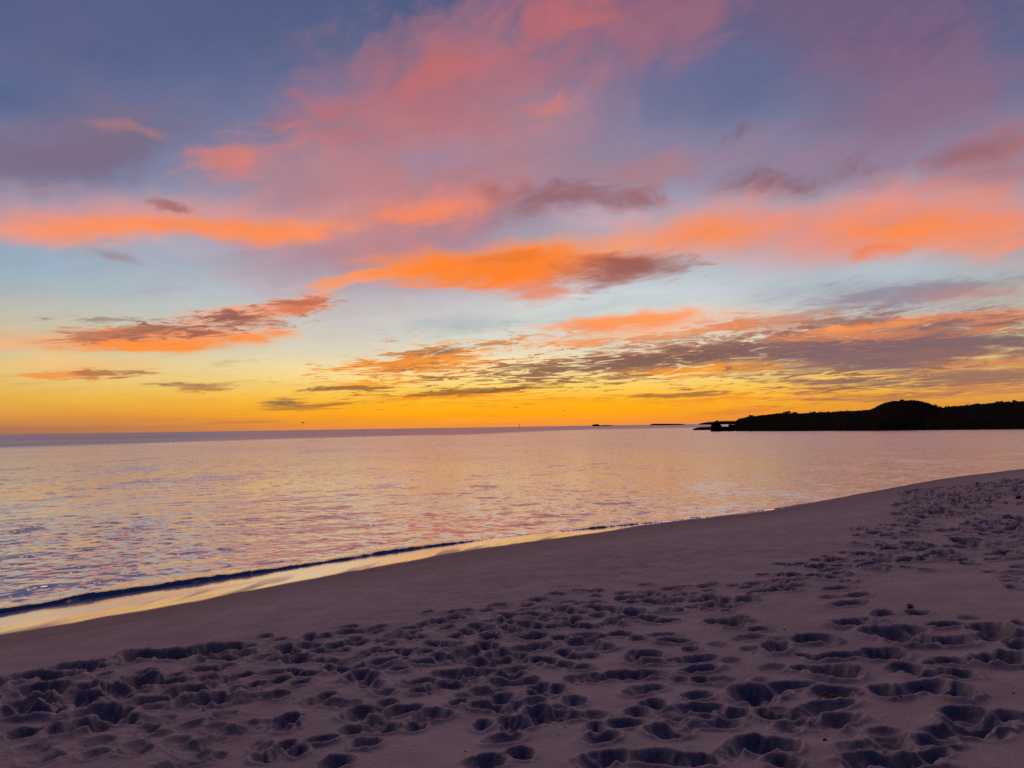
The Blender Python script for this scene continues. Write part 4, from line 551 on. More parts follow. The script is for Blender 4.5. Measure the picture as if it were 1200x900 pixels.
# clear sky behind the clouds, towards the glow and away from it
def stops(tab): return [(el_fac(e), srgb(c)) for e, c in tab]
HIGH = [(34, (246, 198, 200)), (43, (246, 192, 192)), (48, (120, 96, 124)), (56, (32, 44, 92)), (90, (22, 40, 98))]  # pink stops: invented bright band above the view, put in as fill for the beach
GLOW = [(0.0, (232, 142, 70)), (0.4, (246, 152, 50)), (0.9, (255, 164, 20)), (1.8, (255, 180, 30)), (2.7, (255, 204, 84)), (3.7, (252, 220, 138)),
        (4.7, (240, 222, 172)), (5.9, (222, 218, 196)), (7.2, (216, 217, 206)), (9.6, (204, 211, 214)), (12, (178, 190, 204)), (15, (162, 168, 188)),
        (19, (136, 138, 166)), (24, (104, 110, 148)), (29, (84, 96, 134)), (32, (78, 88, 128))] + HIGH
SIDE = [(0.0, (150, 106, 88)), (0.4, (172, 116, 84)), (1.2, (216, 150, 70)), (2.4, (232, 178, 80)), (3.8, (226, 194, 122)),
        (5.2, (214, 194, 146)), (6.6, (200, 188, 158)), (8.4, (178, 180, 174)), (10, (154, 174, 186)), (13, (142, 156, 180)), (16, (132, 142, 172)),
        (20, (104, 114, 150)), (24, (84, 100, 142)), (28, (82, 92, 130)), (31.5, (70, 84, 124))] + HIGH
BACK = [(0.0, (16, 20, 46)), (4, (14, 21, 52)), (12, (13, 24, 66)), (35, (14, 30, 84)), (90, (22, 40, 98))]
f_side = w.rng(w.m('ABSOLUTE', w.m('SUBTRACT', az, 1.0)), 6.0, 40.0, 0.0, 1.0)
base = w.mix(f_side, w.ramp(fac, stops(GLOW)), w.ramp(fac, stops(SIDE)))

# slow warp, then streaky noises that get thinner towards the horizon
wn = w.noise(w.comb(w.m('MULTIPLY', az, 0.11), w.m('MULTIPLY', q, 2.2)), 1.0, 3, 0.55, color=True)
wx, wy, wz = w.sep(wn)
amp_el = w.m('MULTIPLY_ADD', elp, 0.16, 0.25)
wpx = w.m('MULTIPLY', w.m('SUBTRACT', wx, 0.5), w.m('MULTIPLY_ADD', elp, 0.28, 3.0))
wpy = w.m('MULTIPLY', w.m('SUBTRACT', wy, 0.5), amp_el)
wf = w.noise(w.comb(w.m('MULTIPLY', az, 0.55), w.m('MULTIPLY', q, 9.0), 3.3), 1.0, 3, 0.55, color=True)
fx, fy, fz = w.sep(wf)
amp2 = w.m('MULTIPLY_ADD', elp, 0.05, 0.10)
wpx = w.m('MULTIPLY_ADD', w.m('SUBTRACT', fx, 0.5), w.m('MULTIPLY', amp2, 3.0), wpx)
wpy = w.m('MULTIPLY_ADD', w.m('SUBTRACT', fy, 0.5), amp2, wpy)
A = w.comb(w.m('ADD', az, wpx), w.m('ADD', el, wpy))
qt = w.m('MULTIPLY_ADD', az, -0.006, q)
def nz(fa, fq, off, det, ro, dist):
    return w.m('SUBTRACT', w.noise(w.comb(w.m('MULTIPLY', az, fa), w.m('MULTIPLY', qt, fq), off), 1.0, det, ro, dist), 0.5)
N = {
 'S': nz(0.10, 3.8, 1.7, 8, 0.66, 0.5),      # soft, large
 'M': nz(0.20, 11.0, 5.1, 8, 0.68, 0.7),     # streaks
 'F': nz(0.42, 26.0, 9.4, 7, 0.70, 0.9),     # thin ragged streaks
}
sky = base
KA = {'S': 2.2, 'M': 3.0, 'F': 3.4}
for ci, (a0, e0, hl, ht, rot, colr, op, kind, amt, lo, hi) in enumerate(CLOUDS):
    if ci % 6 == 5:                      # ties each batch to the one before, so that the shader compiler evaluates them in turn
        A = w.v('MULTIPLY_ADD', sky, (1e-9, 1e-9, 1e-9), A)
    mp = w.node('ShaderNodeMapping', vector_type='TEXTURE')
    w.put(mp.inputs['Vector'], A)
    mp.inputs['Location'].default_value = (a0, e0, 0)
    mp.inputs['Rotation'].default_value = (0, 0, R(rot))
    mp.inputs['Scale'].default_value = (hl, ht, 1)
    rr = w.v('LENGTH', mp.outputs[0])
    val = w.m('MULTIPLY_ADD', N[kind], amt * KA[kind], w.m('SUBTRACT', 1.0, rr))
    msk = w.rng(val, lo, hi, 0.0, op)
    sky = w.mix(msk, sky, srgb(colr))
# a little overall texture of thin cloud, then the dim side of the sky behind the viewer
tex = w.m('MULTIPLY_ADD', N['S'], 0.30, w.m('MULTIPLY_ADD', N['M'], 0.16, 1.0))
sky = w.v('SCALE', sky, tex)
f_back = w.rng(dy, 0.42, -0.45, 0.0, 1.0)
sky = w.mix(f_back, sky, w.ramp(fac, stops(BACK)))
# added fill band of sky just above the frame, brightened to light the sand
fill_band = w.m('MULTIPLY', w.rng(el, 32.5, 34.5, 0.0, 1.0), w.rng(el, 42.0, 47.0, 1.0, 0.0))
fill_band = w.m('MULTIPLY', fill_band, w.rng(dy, -0.1, 0.35, 0.0, 1.0))
sky = w.v('SCALE', sky, w.m('ADD', fill_band, 1.0))
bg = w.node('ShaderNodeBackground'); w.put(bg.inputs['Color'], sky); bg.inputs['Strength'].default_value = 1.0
nis = w.node('ShaderNodeTexSky', sky_type='NISHITA')
nis.sun_disc = False; nis.sun_elevation = R(SUN_EL); nis.sun_rotation = R(SUN_AZ)
nis.air_density = 1.2; nis.dust_density = 1.5
bg2 = w.node('ShaderNodeBackground'); w.put(bg2.inputs['Color'], nis.outputs[0]); bg2.inputs['Strength'].default_value = 0.0012
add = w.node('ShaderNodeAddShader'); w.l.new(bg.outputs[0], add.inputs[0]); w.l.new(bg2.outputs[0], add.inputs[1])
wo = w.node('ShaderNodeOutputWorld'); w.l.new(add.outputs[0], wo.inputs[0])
world.cycles.sampling_method = 'MANUAL'; world.cycles.sample_map_resolution = 512

sun = bpy.data.lights.new('sun', 'SUN'); sun.energy = 0.004; sun.angle = R(24); sun.color = (1.0, 0.62, 0.25)
so = bpy.data.objects.new('sun', sun); COL.objects.link(so)
# direction of travel of the light: from the glow on the horizon towards the viewer
so.rotation_euler = (R(90 - SUN_EL), 0, R(180 - SUN_AZ))

# ------------------------------------------------------------------ beach shape
EYE = 2.5
def shore(x, y):
    s = (x - y + 18.1) / math.sqrt(2); t = (x + y) / math.sqrt(2)
    s = s - 2.4 * ss(t, 9.5, 22.0) - 1.4 * ss(t, 34.0, 50.0)
    return s, t
def profile(s):
    z = np.where(s < 4, 0.05 * s + 0.012 * np.maximum(s - 0.8, 0) ** 2, 0.323 + 0.0656 * (s - 4))
    z = np.where(s > 12.8, 0.90 + 0.9 * (1 - np.exp(-(s - 12.8) * 0.05)), z)
    k = 0.10 * np.exp(-((s - 4) / 1.2) ** 2) * 0.25
    return np.maximum(z + k * 0.4, -4.0)

# ---- sand
radii = [0.4]
while radii[-1] < 420:
    r = radii[-1]
    radii.append(r + (0.06 if r < 2.6 else min(max(r * r / (2600.0 if r < 10 or r > 60 else 4600.0), 0.0095), 8.0)))
rad = np.array(radii)
th = bearings(1200, 90)
nr, nc = len(rad), len(th)
RR, TT = np.meshgrid(rad, th, indexing='ij')
X = RR * np.sin(TT); Y = RR * np.cos(TT)
S, T = shore(X, Y)
Z = profile(S)
edge = 4.6 + 0.5 * np.sin(T * 0.5) + 0.9 * fbm(T * 0.35, S * 0.2, 3, 5)
dry = ss(S, edge - 0.4, edge + 1.2)                      # loose, trodden sand above the washed slope
Z += dry * (0.05 * fbm(X * 0.55, Y * 0.55, 3, 21) + 0.012 * fbm(X * 3.1, Y * 3.1, 3, 31))
Z += (1 - dry) * 0.006 * fbm(S * 1.6, T * 0.25, 3, 41)
# hollows
dep = np.zeros_like(Z); rim = np.zeros_like(Z); churn = np.zeros_like(Z)
dth = th[1] - th[0]
wob1 = fbm(X * 5.0, Y * 5.0, 3, 51); wob2 = fbm(X * 16.0, Y * 16.0, 2, 61)
for (px, py, hw, hd, dp, br) in PRINTS:
    r0 = math.hypot(px, py); ext = 2.0 * max(hw, hd)
    i0 = np.searchsorted(rad, r0 - ext); i1 = np.searchsorted(rad, r0 + ext) + 1
    a0 = math.atan2(px, py); da = ext / max(r0, 0.5)
    j0 = int((a0 - da - th[0]) / dth); j1 = int((a0 + da - th[0]) / dth) + 2
    j0 = max(j0, 0); j1 = min(j1, 1200)
    if j1 - j0 < 2 or i1 - i0 < 1: continue
    sl = (slice(i0, i1), slice(j0, j1))
    ca, sa = math.cos(br), math.sin(br)
    u = X[sl] - px; v = Y[sl] - py
    p_ = (u * ca - v * sa) / hw; q_ = (u * sa + v * ca) / hd
    rho = np.sqrt(p_ * p_ + q_ * q_) + 0.34 * wob1[sl] + 0.10 * wob2[sl]
    d = -dp * np.clip((1.02 - rho) / 0.50, 0, 1) ** 0.85 * (1 + 0.25 * p_ - 0.2 * q_)
    dep[sl] = np.minimum(dep[sl], d) + 0.25 * np.maximum(dep[sl], d)
    rm = 0.24 * dp * np.exp(-((rho - 1.18) / 0.20) ** 2) * (1 + 1.3 * wob1[sl] + 0.7 * wob2[sl])
    rim[sl] = np.maximum(rim[sl], rm)
    churn[sl] = np.maximum(churn[sl], np.exp(-(rho / 1.5) ** 2))
Z += dep + rim
lump = np.abs(fbm(X * 4.2, Y * 4.2, 3, 71)); lump2 = np.abs(fbm(X * 13.0, Y * 13.0, 3, 72))
band = dry * (1 - ss(S, edge + 2.0, edge + 3.6)) * (1 - 0.7 * ss(T, 12, 17))
Z += (churn * 0.5 + band * 0.8) * (0.035 * (0.25 - lump)) + churn * 0.014 * (0.2 - lump2)
# wetness: glassy backwash strip beside the water
Wd = 1.8 - 0.6 * ss(T, 3, 12) - 1.32 * ss(T, 12, 18)
rag = 0.16 * fbm(T * 0.9, S * 0.4, 3, 81) + 0.10 * np.abs(fbm((T + 1.5 * S) * 2.4, S * 0.5, 2, 83))
wet = 1 - ss(S, Wd - 0.16 + rag, Wd + 0.04 + rag)
stk = fbm((T + 1.3 * S) * 1.9, S * 0.55 - T * 0.1, 3, 87)
wet = wet * (1 - 0.6 * ss(stk, 0.10, 0.42) * ss(S / np.maximum(Wd, 0.2), 0.35, 0.8))
damp = 1 - ss(S, Wd + 0.1 + 2 * rag, Wd + 2.6 + 2 * rag)
Z += wet * 0.0022 * fbm((T + 1.2 * S) * 1.6, S * 0.5, 2, 85)
verts = np.stack([X, Y, Z], -1).reshape(-1, 3)
faces = grid_faces(nr, nc, wrap=True)

m_sand, nt, bs = material('sand')
geo = nt.node('ShaderNodeNewGeometry'); P = geo.outputs['Position']
g1 = nt.noise(P, 420.0, 2, 0.6); g2 = nt.noise(P, 2.4, 5, 0.6); g3 = nt.noise(P, 0.45, 3, 0.5); g4 = nt.noise(P, 60.0, 4, 0.7)
c = nt.mix(nt.rng(g2, 0.3, 0.7, 0, 1), (0.305,0.272,0.257), (0.39,0.35,0.337))
c = nt.mix(nt.rng(g1, 0.54, 0.70, 0, 0.8), c, (0.52, 0.44, 0.40))
c = nt.mix(nt.rng(g1, 0.44, 0.28, 0, 0.8), c, (0.10, 0.08, 0.075))
c = nt.mix(nt.rng(g4, 0.60, 0.76, 0, 0.6), c, (0.09, 0.07, 0.065))
c = nt.mix(nt.rng(g3, 0.35, 0.65, 0, 0.18), c, (0.24, 0.185, 0.165))
c = nt.mix(nt.m('MULTIPLY', nt.attr('damp'), 0.55), c, (0.22, 0.158, 0.135))
lines = nt.noise(nt.comb(nt.m('MULTIPLY', nt.attr('up_slope'), 3.2), nt.m('MULTIPLY', nt.attr('along_shore'), 0.16), 0.0), 1.0, 6, 0.68, 0.6)
c = nt.mix(nt.m('MULTIPLY', nt.rng(lines, 0.50, 0.66, 0, 0.42), nt.m('MULTIPLY_ADD', nt.attr('damp'), 0.75, 0.25)), c, (0.15, 0.112, 0.098))
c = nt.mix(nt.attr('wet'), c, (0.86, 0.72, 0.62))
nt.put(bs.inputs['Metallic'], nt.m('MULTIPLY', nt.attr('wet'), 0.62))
nt.put(bs.inputs['Roughness'], nt.rng(nt.attr('wet'), 0.0, 1.0, 0.95, 0.11, False))
nt.put(bs.inputs['Base Color'], c)
bs.inputs['Specular IOR Level'].default_value = 0.15
nt.put(bs.inputs['Coat Weight'], nt.attr('wet'))
bs.inputs['Coat Roughness'].default_value = 0.10; bs.inputs['Coat IOR'].default_value = 2.3
loose = nt.m('SUBTRACT', 1.0, nt.attr('damp'), clamp=True)
hgt = nt.m('MULTIPLY_ADD', nt.noise(P, 34.0, 5, 0.65), 1.0, nt.m('MULTIPLY', nt.noise(P, 190.0, 3, 0.6), 0.35))
bp = nt.node('ShaderNodeBump'); nt.put(bp.inputs['Height'], hgt)
bp.inputs['Distance'].default_value = 0.02
nt.put(bp.inputs['Strength'], nt.m('MULTIPLY_ADD', loose, 0.42, 0.07))
nt.l.new(bp.outputs[0], bs.inputs['Normal'])

beach = mesh_obj('beach_sand', verts, faces, m_sand)
for nm, arr in (('wet', wet), ('damp', damp), ('up_slope', S), ('along_shore', T)):
    at = beach.data.attributes.new(nm, 'FLOAT', 'POINT'); at.data.foreach_set('value', arr.astype(np.float32).ravel())
tag(beach, 'pale trodden sand beach sloping down to the water', 'beach', kind='structure')
del X, Y, Z, S, T, stk, dep, rim, churn, wob1, wob2, lump, lump2, verts

# ------------------------------------------------------------------ sea
radii = [6.5]
while radii[-1] < 40000:
    r = radii[-1]
    radii.append(r + min(max(r * r / 5200.0, 0.024), 0.14 * r))
rad = np.array(radii)
th = bearings(1100, 90)
RR, TT = np.meshgrid(rad, th, indexing='ij')
X = RR * np.sin(TT); Y = RR * np.cos(TT)
S, T = shore(X, Y)
DR = np.repeat(np.gradient(rad)[:, None], len(th), 1)
DR = np.maximum(DR, RR * 0.0013)
near = RR < 260
H = np.zeros_like(X)
gust = 1.0 + 0.7 * fbm(X * 0.045, Y * 0.11, 3, 91)
shoal = 0.10 * ss(-S, 0.05, 0.3) + 0.55 * ss(-S, 0.3, 1.2) + 0.35 * ss(-S, 1.0, 4.0)
nw = 110
for k in range(nw):
    lam = 0.14 * (6.0 / 0.14) ** ((k + rng.random()) / nw)
    ang = math.radians(-66 + rng.normal(0, 46 if lam < 0.7 else 24))   # runs towards the beach
    kx, ky = math.cos(ang) * 2 * math.pi / lam, math.sin(ang) * 2 * math.pi / lam
    slope = 0.0135 * (1.0 if lam < 0.35 else (0.35 / lam) ** 1.05)
    amp = slope * lam / (2 * math.pi)
    wgt = np.clip((lam / DR - 2.2) / 2.0, 0, 1)
    ph = rng.random() * 6.283
    idx = near & (wgt > 0)
    H[idx] += (amp * wgt * np.sin(kx * X + ky * Y + ph))[idx]
H *= gust * shoal
# the last small wave falling on the beach
wv = S + 0.10 * fbm(T * 0.7, T * 0 + 2.2, 3, 95) + 0.03 * fbm(T * 4.0, S * 2.0, 2, 96)
u = -wv
Aw = (0.070 - 0.022 * ss(T, 0, 10)) * (1 - ss(T, 10.3, 12.6)) + 0.034 * ss(T, 13.2, 14.6) * (1 - ss(T, 16.2, 18.0)) + 0.02 * ss(T, 20, 21) * (1 - ss(T, 22.5, 24))
Aw = Aw * (1 + 0.5 * fbm(T * 1.3, T * 0, 2, 97)) * (1 + 0.3 * fbm(T * 6.0, u * 4.0, 3, 98))
rdg = ss(u, 0.02, 0.13) * np.exp(-np.maximum(u - 0.13, 0) / 0.42)
H += Aw * rdg + 0.25 * Aw * ss(u, .9, 1.5) * np.exp(-((u - 1.7) / 0.5) ** 2)
H += 0.016 * np.exp(-((u - 5.2 - 0.8 * np.sin(T * 0.22)) / 0.9) ** 2) * ss(fbm(T * 0.12, T * 0, 2, 99), -0.25, 0.3)
H += -0.07 * ss(wv, -0.12, 0.04) - 0.5 * ss(wv, 0.0, 1.0)
H = np.where(S > 1.0, -1.2, H)
# calm bay inside, wind-ruffled sea outside the shelter of the headland
bd = 175 + 95 * ss(np.degrees(TT), -34, -2) + 230 * ss(np.degrees(TT), -4, 8)
ruff = ss(RR, bd * 0.80 , bd * 1.25) * (1 - ss(np.degrees(TT), 14.5, 16.0))
slick = np.exp(-((RR / bd - 0.93) / 0.05) ** 2) * ss(fbm(np.degrees(TT) * 0.22, np.log(RR) * 3, 3, 93), -0.25, 0.35) * (1 - 0.7 * ss(np.degrees(TT), -14, 0))
brk = ss(u, -0.2, 0.0) * (1 - ss(u, 0.10, 0.5)) * np.clip(Aw / 0.04, 0, 1)
verts = np.stack([X, Y, H], -1).reshape(-1, 3)
faces = grid_faces(len(rad), len(th), wrap=True)
m_sea, nt, bs = material('sea_water')
geo = nt.node('ShaderNodeNewGeometry'); P = geo.outputs['Position']
mp = nt.node('ShaderNodeMapping', vector_type='POINT'); nt.put(mp.inputs['Vector'], P)
mp.inputs['Rotation'].default_value = (0, 0, R(20)); mp.inputs['Scale'].default_value = (1.0, 2.0, 1.0)
n1 = nt.noise(mp.outputs[0], 3.2, 4, 0.6, 0.4, color=True)
n2 = nt.noise(P, 0.06, 3, 0.55)
off = nt.v('SUBTRACT', n1, (0.5, 0.5, 0.5))
kk = nt.m('MULTIPLY_ADD', nt.attr('ruff'), 0.0, 0.10)
kk = nt.m('MULTIPLY', nt.m('MULTIPLY', kk, nt.rng(n2, 0.3, 0.7, 0.6, 1.35)), nt.m('MULTIPLY_ADD', nt.attr('ruff'), -0.85, 1.0))
kk = nt.m('MULTIPLY', kk, nt.m('MULTIPLY_ADD', nt.attr('slick'), -0.75, 1.0))
off = nt.v('MULTIPLY', nt.v('SCALE', off, kk), (0.7, 1.0, 0.0))
nt.put(bs.inputs['Roughness'], nt.attr('rough'))
dash = None
for sx_, sy_, lo_, hi_, k_ in ((6.0, 8.0, 0.53, 0.68, 0.16), (1.9, 2.7, 0.52, 0.70, 0.20), (0.7, 0.62, 0.53, 0.70, 0.14), (0.22, 0.10, 0.55, 0.70, 0.07), (0.05, 0.012, 0.54, 0.70, 0.05)):
    md = nt.node('ShaderNodeMapping', vector_type='POINT'); nt.put(md.inputs['Vector'], P)
    md.inputs['Scale'].default_value = (sx_, sy_, 1.0); md.inputs['Rotation'].default_value = (0, 0, R(8))
    dv = nt.rng(nt.noise(md.outputs[0], 1.0, 4, 0.62, 0.6), lo_, hi_, 0.0, k_)
    dash = dv if dash is None else nt.m('ADD', dash, dv)
dash = nt.m('MULTIPLY', nt.m('MULTIPLY', dash, nt.rng(n2, 0.35, 0.65, 0.40, 0.95)), nt.m('MULTIPLY_ADD', nt.attr('ruff'), -0.7, 1.0))
off = nt.v('ADD', off, nt.comb(nt.m('MULTIPLY', dash, 0.35), nt.m('SUBTRACT', nt.m('MULTIPLY', dash, -1.0), nt.m('MULTIPLY', nt.attr('ruff'), nt.rng(nt.noise(P, 0.006, 3, 0.6), 0.3, 0.7, 0.10, 0.17))), 0.0))
nrm = nt.v('NORMALIZE', nt.v('ADD', geo.outputs['Normal'], off))
nt.put(bs.inputs['Normal'], nrm)
bs.inputs['Base Color'].default_value = (0.88, 0.81, 0.71, 1); bs.inputs['Base Color'].default_value = (0.020, 0.022, 0.028, 1)
bs.inputs['IOR'].default_value = 3.0
gl = nt.node('ShaderNodeBsdfGlossy'); gl.inputs['Color'].default_value = (0.97, 0.88, 0.78, 1)
nt.put(gl.inputs['Roughness'], nt.attr('rough')); nt.put(gl.inputs['Normal'], nrm)
mx = nt.node('ShaderNodeMixShader')
nt.put(mx.inputs[0], nt.m('MULTIPLY', nt.m('MULTIPLY_ADD', nt.attr('ruff'), -0.42, 0.66), nt.m('MULTIPLY_ADD', nt.attr('breaker'), -0.85, 1.0)))
nt.l.new(bs.outputs[0], mx.inputs[1]); nt.l.new(gl.outputs[0], mx.inputs[2])
nt.l.new(mx.outputs[0], m_sea.node_tree.nodes['Material Output'].inputs['Surface'])
sea = mesh_obj('sea_water', verts, faces, m_sea)
rough = 0.08 + 0.15 * ss(np.log(RR), math.log(14), math.log(140))
rough = rough + ruff * (0.27 - rough) - 0.08 * slick
for nm, arr in (('ruff', ruff), ('slick', slick), ('rough', rough), ('breaker', brk)):
    at = sea.data.attributes.new(nm, 'FLOAT', 'POINT'); at.data.foreach_set('value', arr.astype(np.float32).ravel())
tag(sea, 'calm rippled sea reflecting the sunset', 'sea', kind='structure')
del X, Y, H, S, T, DR, verts

# ------------------------------------------------------------------ headland
m_land, nt, bs = material('scrub_covered_earth')
geo = nt.node('ShaderNodeNewGeometry'); P = geo.outputs['Position']
nt.put(bs.inputs['Base Color'], nt.mix(nt.noise(P, 0.3, 5, 0.6), (0.010, 0.011, 0.007), (0.030, 0.024, 0.016)))
bs.inputs['Roughness'].default_value = 1.0; bs.inputs['Specular IOR Level'].default_value = 0.0
m_leaf, nt, bs = material('dark_scrub_leaves')
geo = nt.node('ShaderNodeNewGeometry'); P = geo.outputs['Position']
nt.put(bs.inputs['Base Color'], nt.mix(nt.noise(P, 1.5, 3, 0.6), (0.012, 0.018, 0.008), (0.040, 0.042, 0.018)))
bs.inputs['Roughness'].default_value = 1.0; bs.inputs['Specular IOR Level'].default_value = 0.0
m_rock, nt, bs = material('dark_shore_rock')
geo = nt.node('ShaderNodeNewGeometry'); P = geo.outputs['Position']
nt.put(bs.inputs['Base Color'], nt.mix(nt.noise(P, 1.1, 5, 0.65), (0.014, 0.012, 0.010), (0.050, 0.040, 0.032)))
bs.inputs['Roughness'].default_value = 0.95; bs.inputs['Specular IOR Level'].default_value = 0.05

def skyline(table, b):
    t = np.array(table)
    return np.interp(b, t[:, 0], t[:, 1]), np.interp(b, t[:, 0], t[:, 2]), np.interp(b, t[:, 0], t[:, 3])

def land(name, table, label, seed, depth_back=70.0):
    b = np.linspace(table[0][0], table[-1][0], int((table[-1][0] - table[0][0]) / 0.035))
    r0, rr, hh = skyline(table, b)               # shore distance, ridge distance, ridge height at each bearing
    k = np.ones(3) / 3.0
    sm = lambda a: np.convolve(np.pad(a, 1, mode='edge'), k, 'valid')
    r0, rr, hh = sm(r0), sm(rr), sm(hh)
    prof = np.concatenate([np.linspace(-0.06, 1, 26), 1 + np.linspace(0, 1, 16)[1:]])
    V = np.zeros((len(prof), len(b), 3))
    for i, p in enumerate(prof):
        if p <= 1:
            r = r0 + (rr - r0) * p
            z = hh * (np.sin(np.clip(p, 0, 1) * math.pi / 2) ** 0.62) if p > 0 else np.full_like(hh, -0.6)
        else:
            r = rr + depth_back * (p - 1); z = hh * (1 - (p - 1) ** 2) - 1.0 * (p - 1)
        x = r * np.sin(np.radians(b)); y = r * np.cos(np.radians(b))
        wgt = np.clip(hh / 4.0, 0, 1) * (1 if p > 0.02 else 0)
        nz = wgt * (0.55 * fbm(x * 0.10, y * 0.10, 4, seed) * (1 - 0.75 * math.exp(-((p - 1) / 0.12) ** 2)) + 0.22 * fbm(x * 0.9, y * 0.9, 3, seed + 3))
        V[i, :, 0] = x + 0.8 * fbm(b * 3, b * 0 + p, 2, seed + 5) * (p < 0.2); V[i, :, 1] = y; V[i, :, 2] = z + nz
    o = mesh_obj(name, V.reshape(-1, 3), grid_faces(len(prof), len(b))[:, ::-1], m_land)
    tag(o, label, 'headland', kind='structure')
    return V

def clumps(centres, radii_, n_each, leaf, rg):
    vs = []; fs = []; n = 0
    for (cx, cy, cz), rd in zip(centres, radii_):
        m = n_each
        d = rg.normal(size=(m, 3)); d /= np.linalg.norm(d, axis=1)[:, None]
        rad_ = rd * rg.random(m) ** 0.4
        lump = 0.75 + 0.5 * rg.random()
        c_ = np.stack([cx + d[:, 0] * rad_ * lump, cy + d[:, 1] * rad_ * lump, cz + np.abs(d[:, 2]) * rad_ * 0.85 - 0.1 * rd], -1)
        a = rg.normal(size=(m, 3)); a /= np.linalg.norm(a, axis=1)[:, None]
        bb = np.cross(a, rg.normal(size=(m, 3))); bb /= np.linalg.norm(bb, axis=1)[:, None]
        s = leaf * rd * (0.6 + 0.8 * rg.random(m))[:, None]
        quad = np.stack([c_ - a * s, c_ + bb * s * 0.6, c_ + a * s, c_ - bb * s * 0.6], 1)
        vs.append(quad.reshape(-1, 3)); fs.append(np.arange(m * 4).reshape(m, 4) + n); n += m * 4
    return np.concatenate(vs), np.concatenate(fs)

Vf = land('headland', HEAD_FRONT, 'low dark headland with a rounded hill reaching into the sea', 131)
Vb = land('headland_ridge', HEAD_BACK, 'dark ridge behind the rounded hill at the right edge', 151)
# scrub growing all over the headland: one mass
rg = np.random.default_rng(5)
cs = []; rs = []
for V, num in ((Vf, 1500), (Vb, 800)):
    for _ in range(num):
        i = int(np.clip(rg.normal(25, 6), 6, V.shape[0] - 10)); j = rg.integers(0, V.shape[1])
        p = V[i, j]
        if p[2] < 1.0: continue
        cs.append(p - np.array([0, 0, 0.15])); rs.append(0.22 + 0.38 * rg.random() ** 2)
v_, f_ = clumps(cs, rs, 26, 0.36, rg)
tag(mesh_obj('scrub', v_, f_, m_leaf, smooth=False), 'dark coastal scrub covering the headland', 'scrub', kind='stuff')

def ridge_point(V, bearing):
    bb = np.degrees(np.arctan2(V[25, :, 0], V[25, :, 1])); j = int(np.argmin(np.abs(bb - bearing)))
    return V[25, j]
def stem_mesh(h, r):
    n = 7; vs = []; lv = 5
    for k in range(lv):
        f = k / (lv - 1)
        for i in range(n):
            a = 2 * math.pi * i / n
            rr_ = r * (1 - 0.55 * f)
            vs.append((rr_ * math.cos(a) + 0.12 * h * f * f, rr_ * math.sin(a), h * f))
    return vs, grid_faces(lv, n, wrap=True)[:, ::-1]
for (bearing, which, size, label) in BUSHES:
    p = ridge_point(Vf if which == 0 else Vb, bearing)
    root = bpy.data.objects.new('shrub', None); COL.objects.link(root); root.location = (p[0], p[1], p[2] - 0.1)
    tag(root, label, 'shrub', 'shrubs on the headland skyline')
    sv, sf = stem_mesh(size * 0.8, size * 0.10)
    mesh_obj('trunk', sv, sf, m_rock, root)
    cc = [(rg.normal(0, 0.38 * size), rg.normal(0, 0.38 * size), size * (0.12 + 0.4 * rg.random())) for _ in range(9)]
    cv, cf = clumps(cc, [size * (0.32 + 0.2 * rg.random()) for _ in cc], 60, 0.34, rg)
    mesh_obj('crown', cv, cf, m_leaf, root, smooth=False)

# ---- rocks and islets
import bmesh
def rock(name, loc, size, seed, label, cat, mat=m_rock, sub=4, rough=0.45, freq=1.6, rot=0.0, group=None):
    bm = bmesh.new(); bmesh.ops.create_icosphere(bm, subdivisions=sub, radius=1.0)
    co = np.array([v.co[:] for v in bm.verts])
    n = fbm(co[:, 0] * freq + seed, co[:, 1] * freq + co[:, 2] * 1.7 * freq, 4, seed) + 0.6 * fbm(co[:, 2] * freq * 1.3 + seed, co[:, 0] * freq - co[:, 1] * freq, 3, seed + 7)
    co = co * (1 + rough * n)[:, None]
    co[:, :2] = np.sign(co[:, :2]) * np.abs(co[:, :2]) ** 0.88
    co[:, 2] = np.sign(co[:, 2]) * np.abs(co[:, 2]) ** 0.8
    co = co * np.array(size)[None, :]
    for v, c_ in zip(bm.verts, co): v.co = c_
    me = bpy.data.meshes.new(name); bm.to_mesh(me); bm.free()
    me.polygons.foreach_set('use_smooth', [False] * len(me.polygons))
    o = bpy.data.objects.new(name, me); COL.objects.link(o); me.materials.append(mat)
    o.location = loc; o.rotation_euler = (0, 0, rot)
    tag(o, label, cat, group)
    return o
ROCKS = [('sea_rock',(67.55,255.06,0.0),(1.76,1.41,3.37),3,'tall blocky dark rock standing off the tip of the headland','rock',m_rock,4,0.5,1.6,-0.26),
 ('sea_rock',(69.95,253.53,0.0),(1.46,1.17,1.61),5,'low dark rock wedged between the tall rock and the headland','rock',m_rock,4,0.35,1.6,-0.27),
 ('sea_rock',(71.86,253.32,0.0),(1.02,0.82,2.19),8,'dark boulder at the foot of the headland behind the tall rock','rock',m_rock,4,0.3,1.6,-0.28),
 ('rock_ledge',(78.86,316.21,0.0),(4.70,3.00,1.23),9,'flat dark rock ledge, outermost at the tip of the headland','rock',m_rock,4,0.22,1.6,-0.24),
 ('low_point',(660.51,2411.17,0.0),(77.69,40.00,9.99),12,'thin low spit of land behind the tall rock','spit',m_rock,4,0.25,1.6,-0.27),
 ('islet',(513.32,2548.82,0.0),(49.06,39.25,4.91),14,'long low dark islet on the horizon left of the headland','islet',m_rock,4,0.5,3,-0.20),
 ('islet',(280.00,2584.88,0.0),(12.99,10.39,6.35),17,'small peaked dark islet on the horizon','islet',m_rock,4,0.6,2.2,-0.11),
 ('islet',(321.59,2680.78,0.0),(29.97,23.97,3.30),19,'thin flat reef just right of the small peaked islet','islet',m_rock,4,0.4,3,-0.12)]
for args in ROCKS: rock(*args)

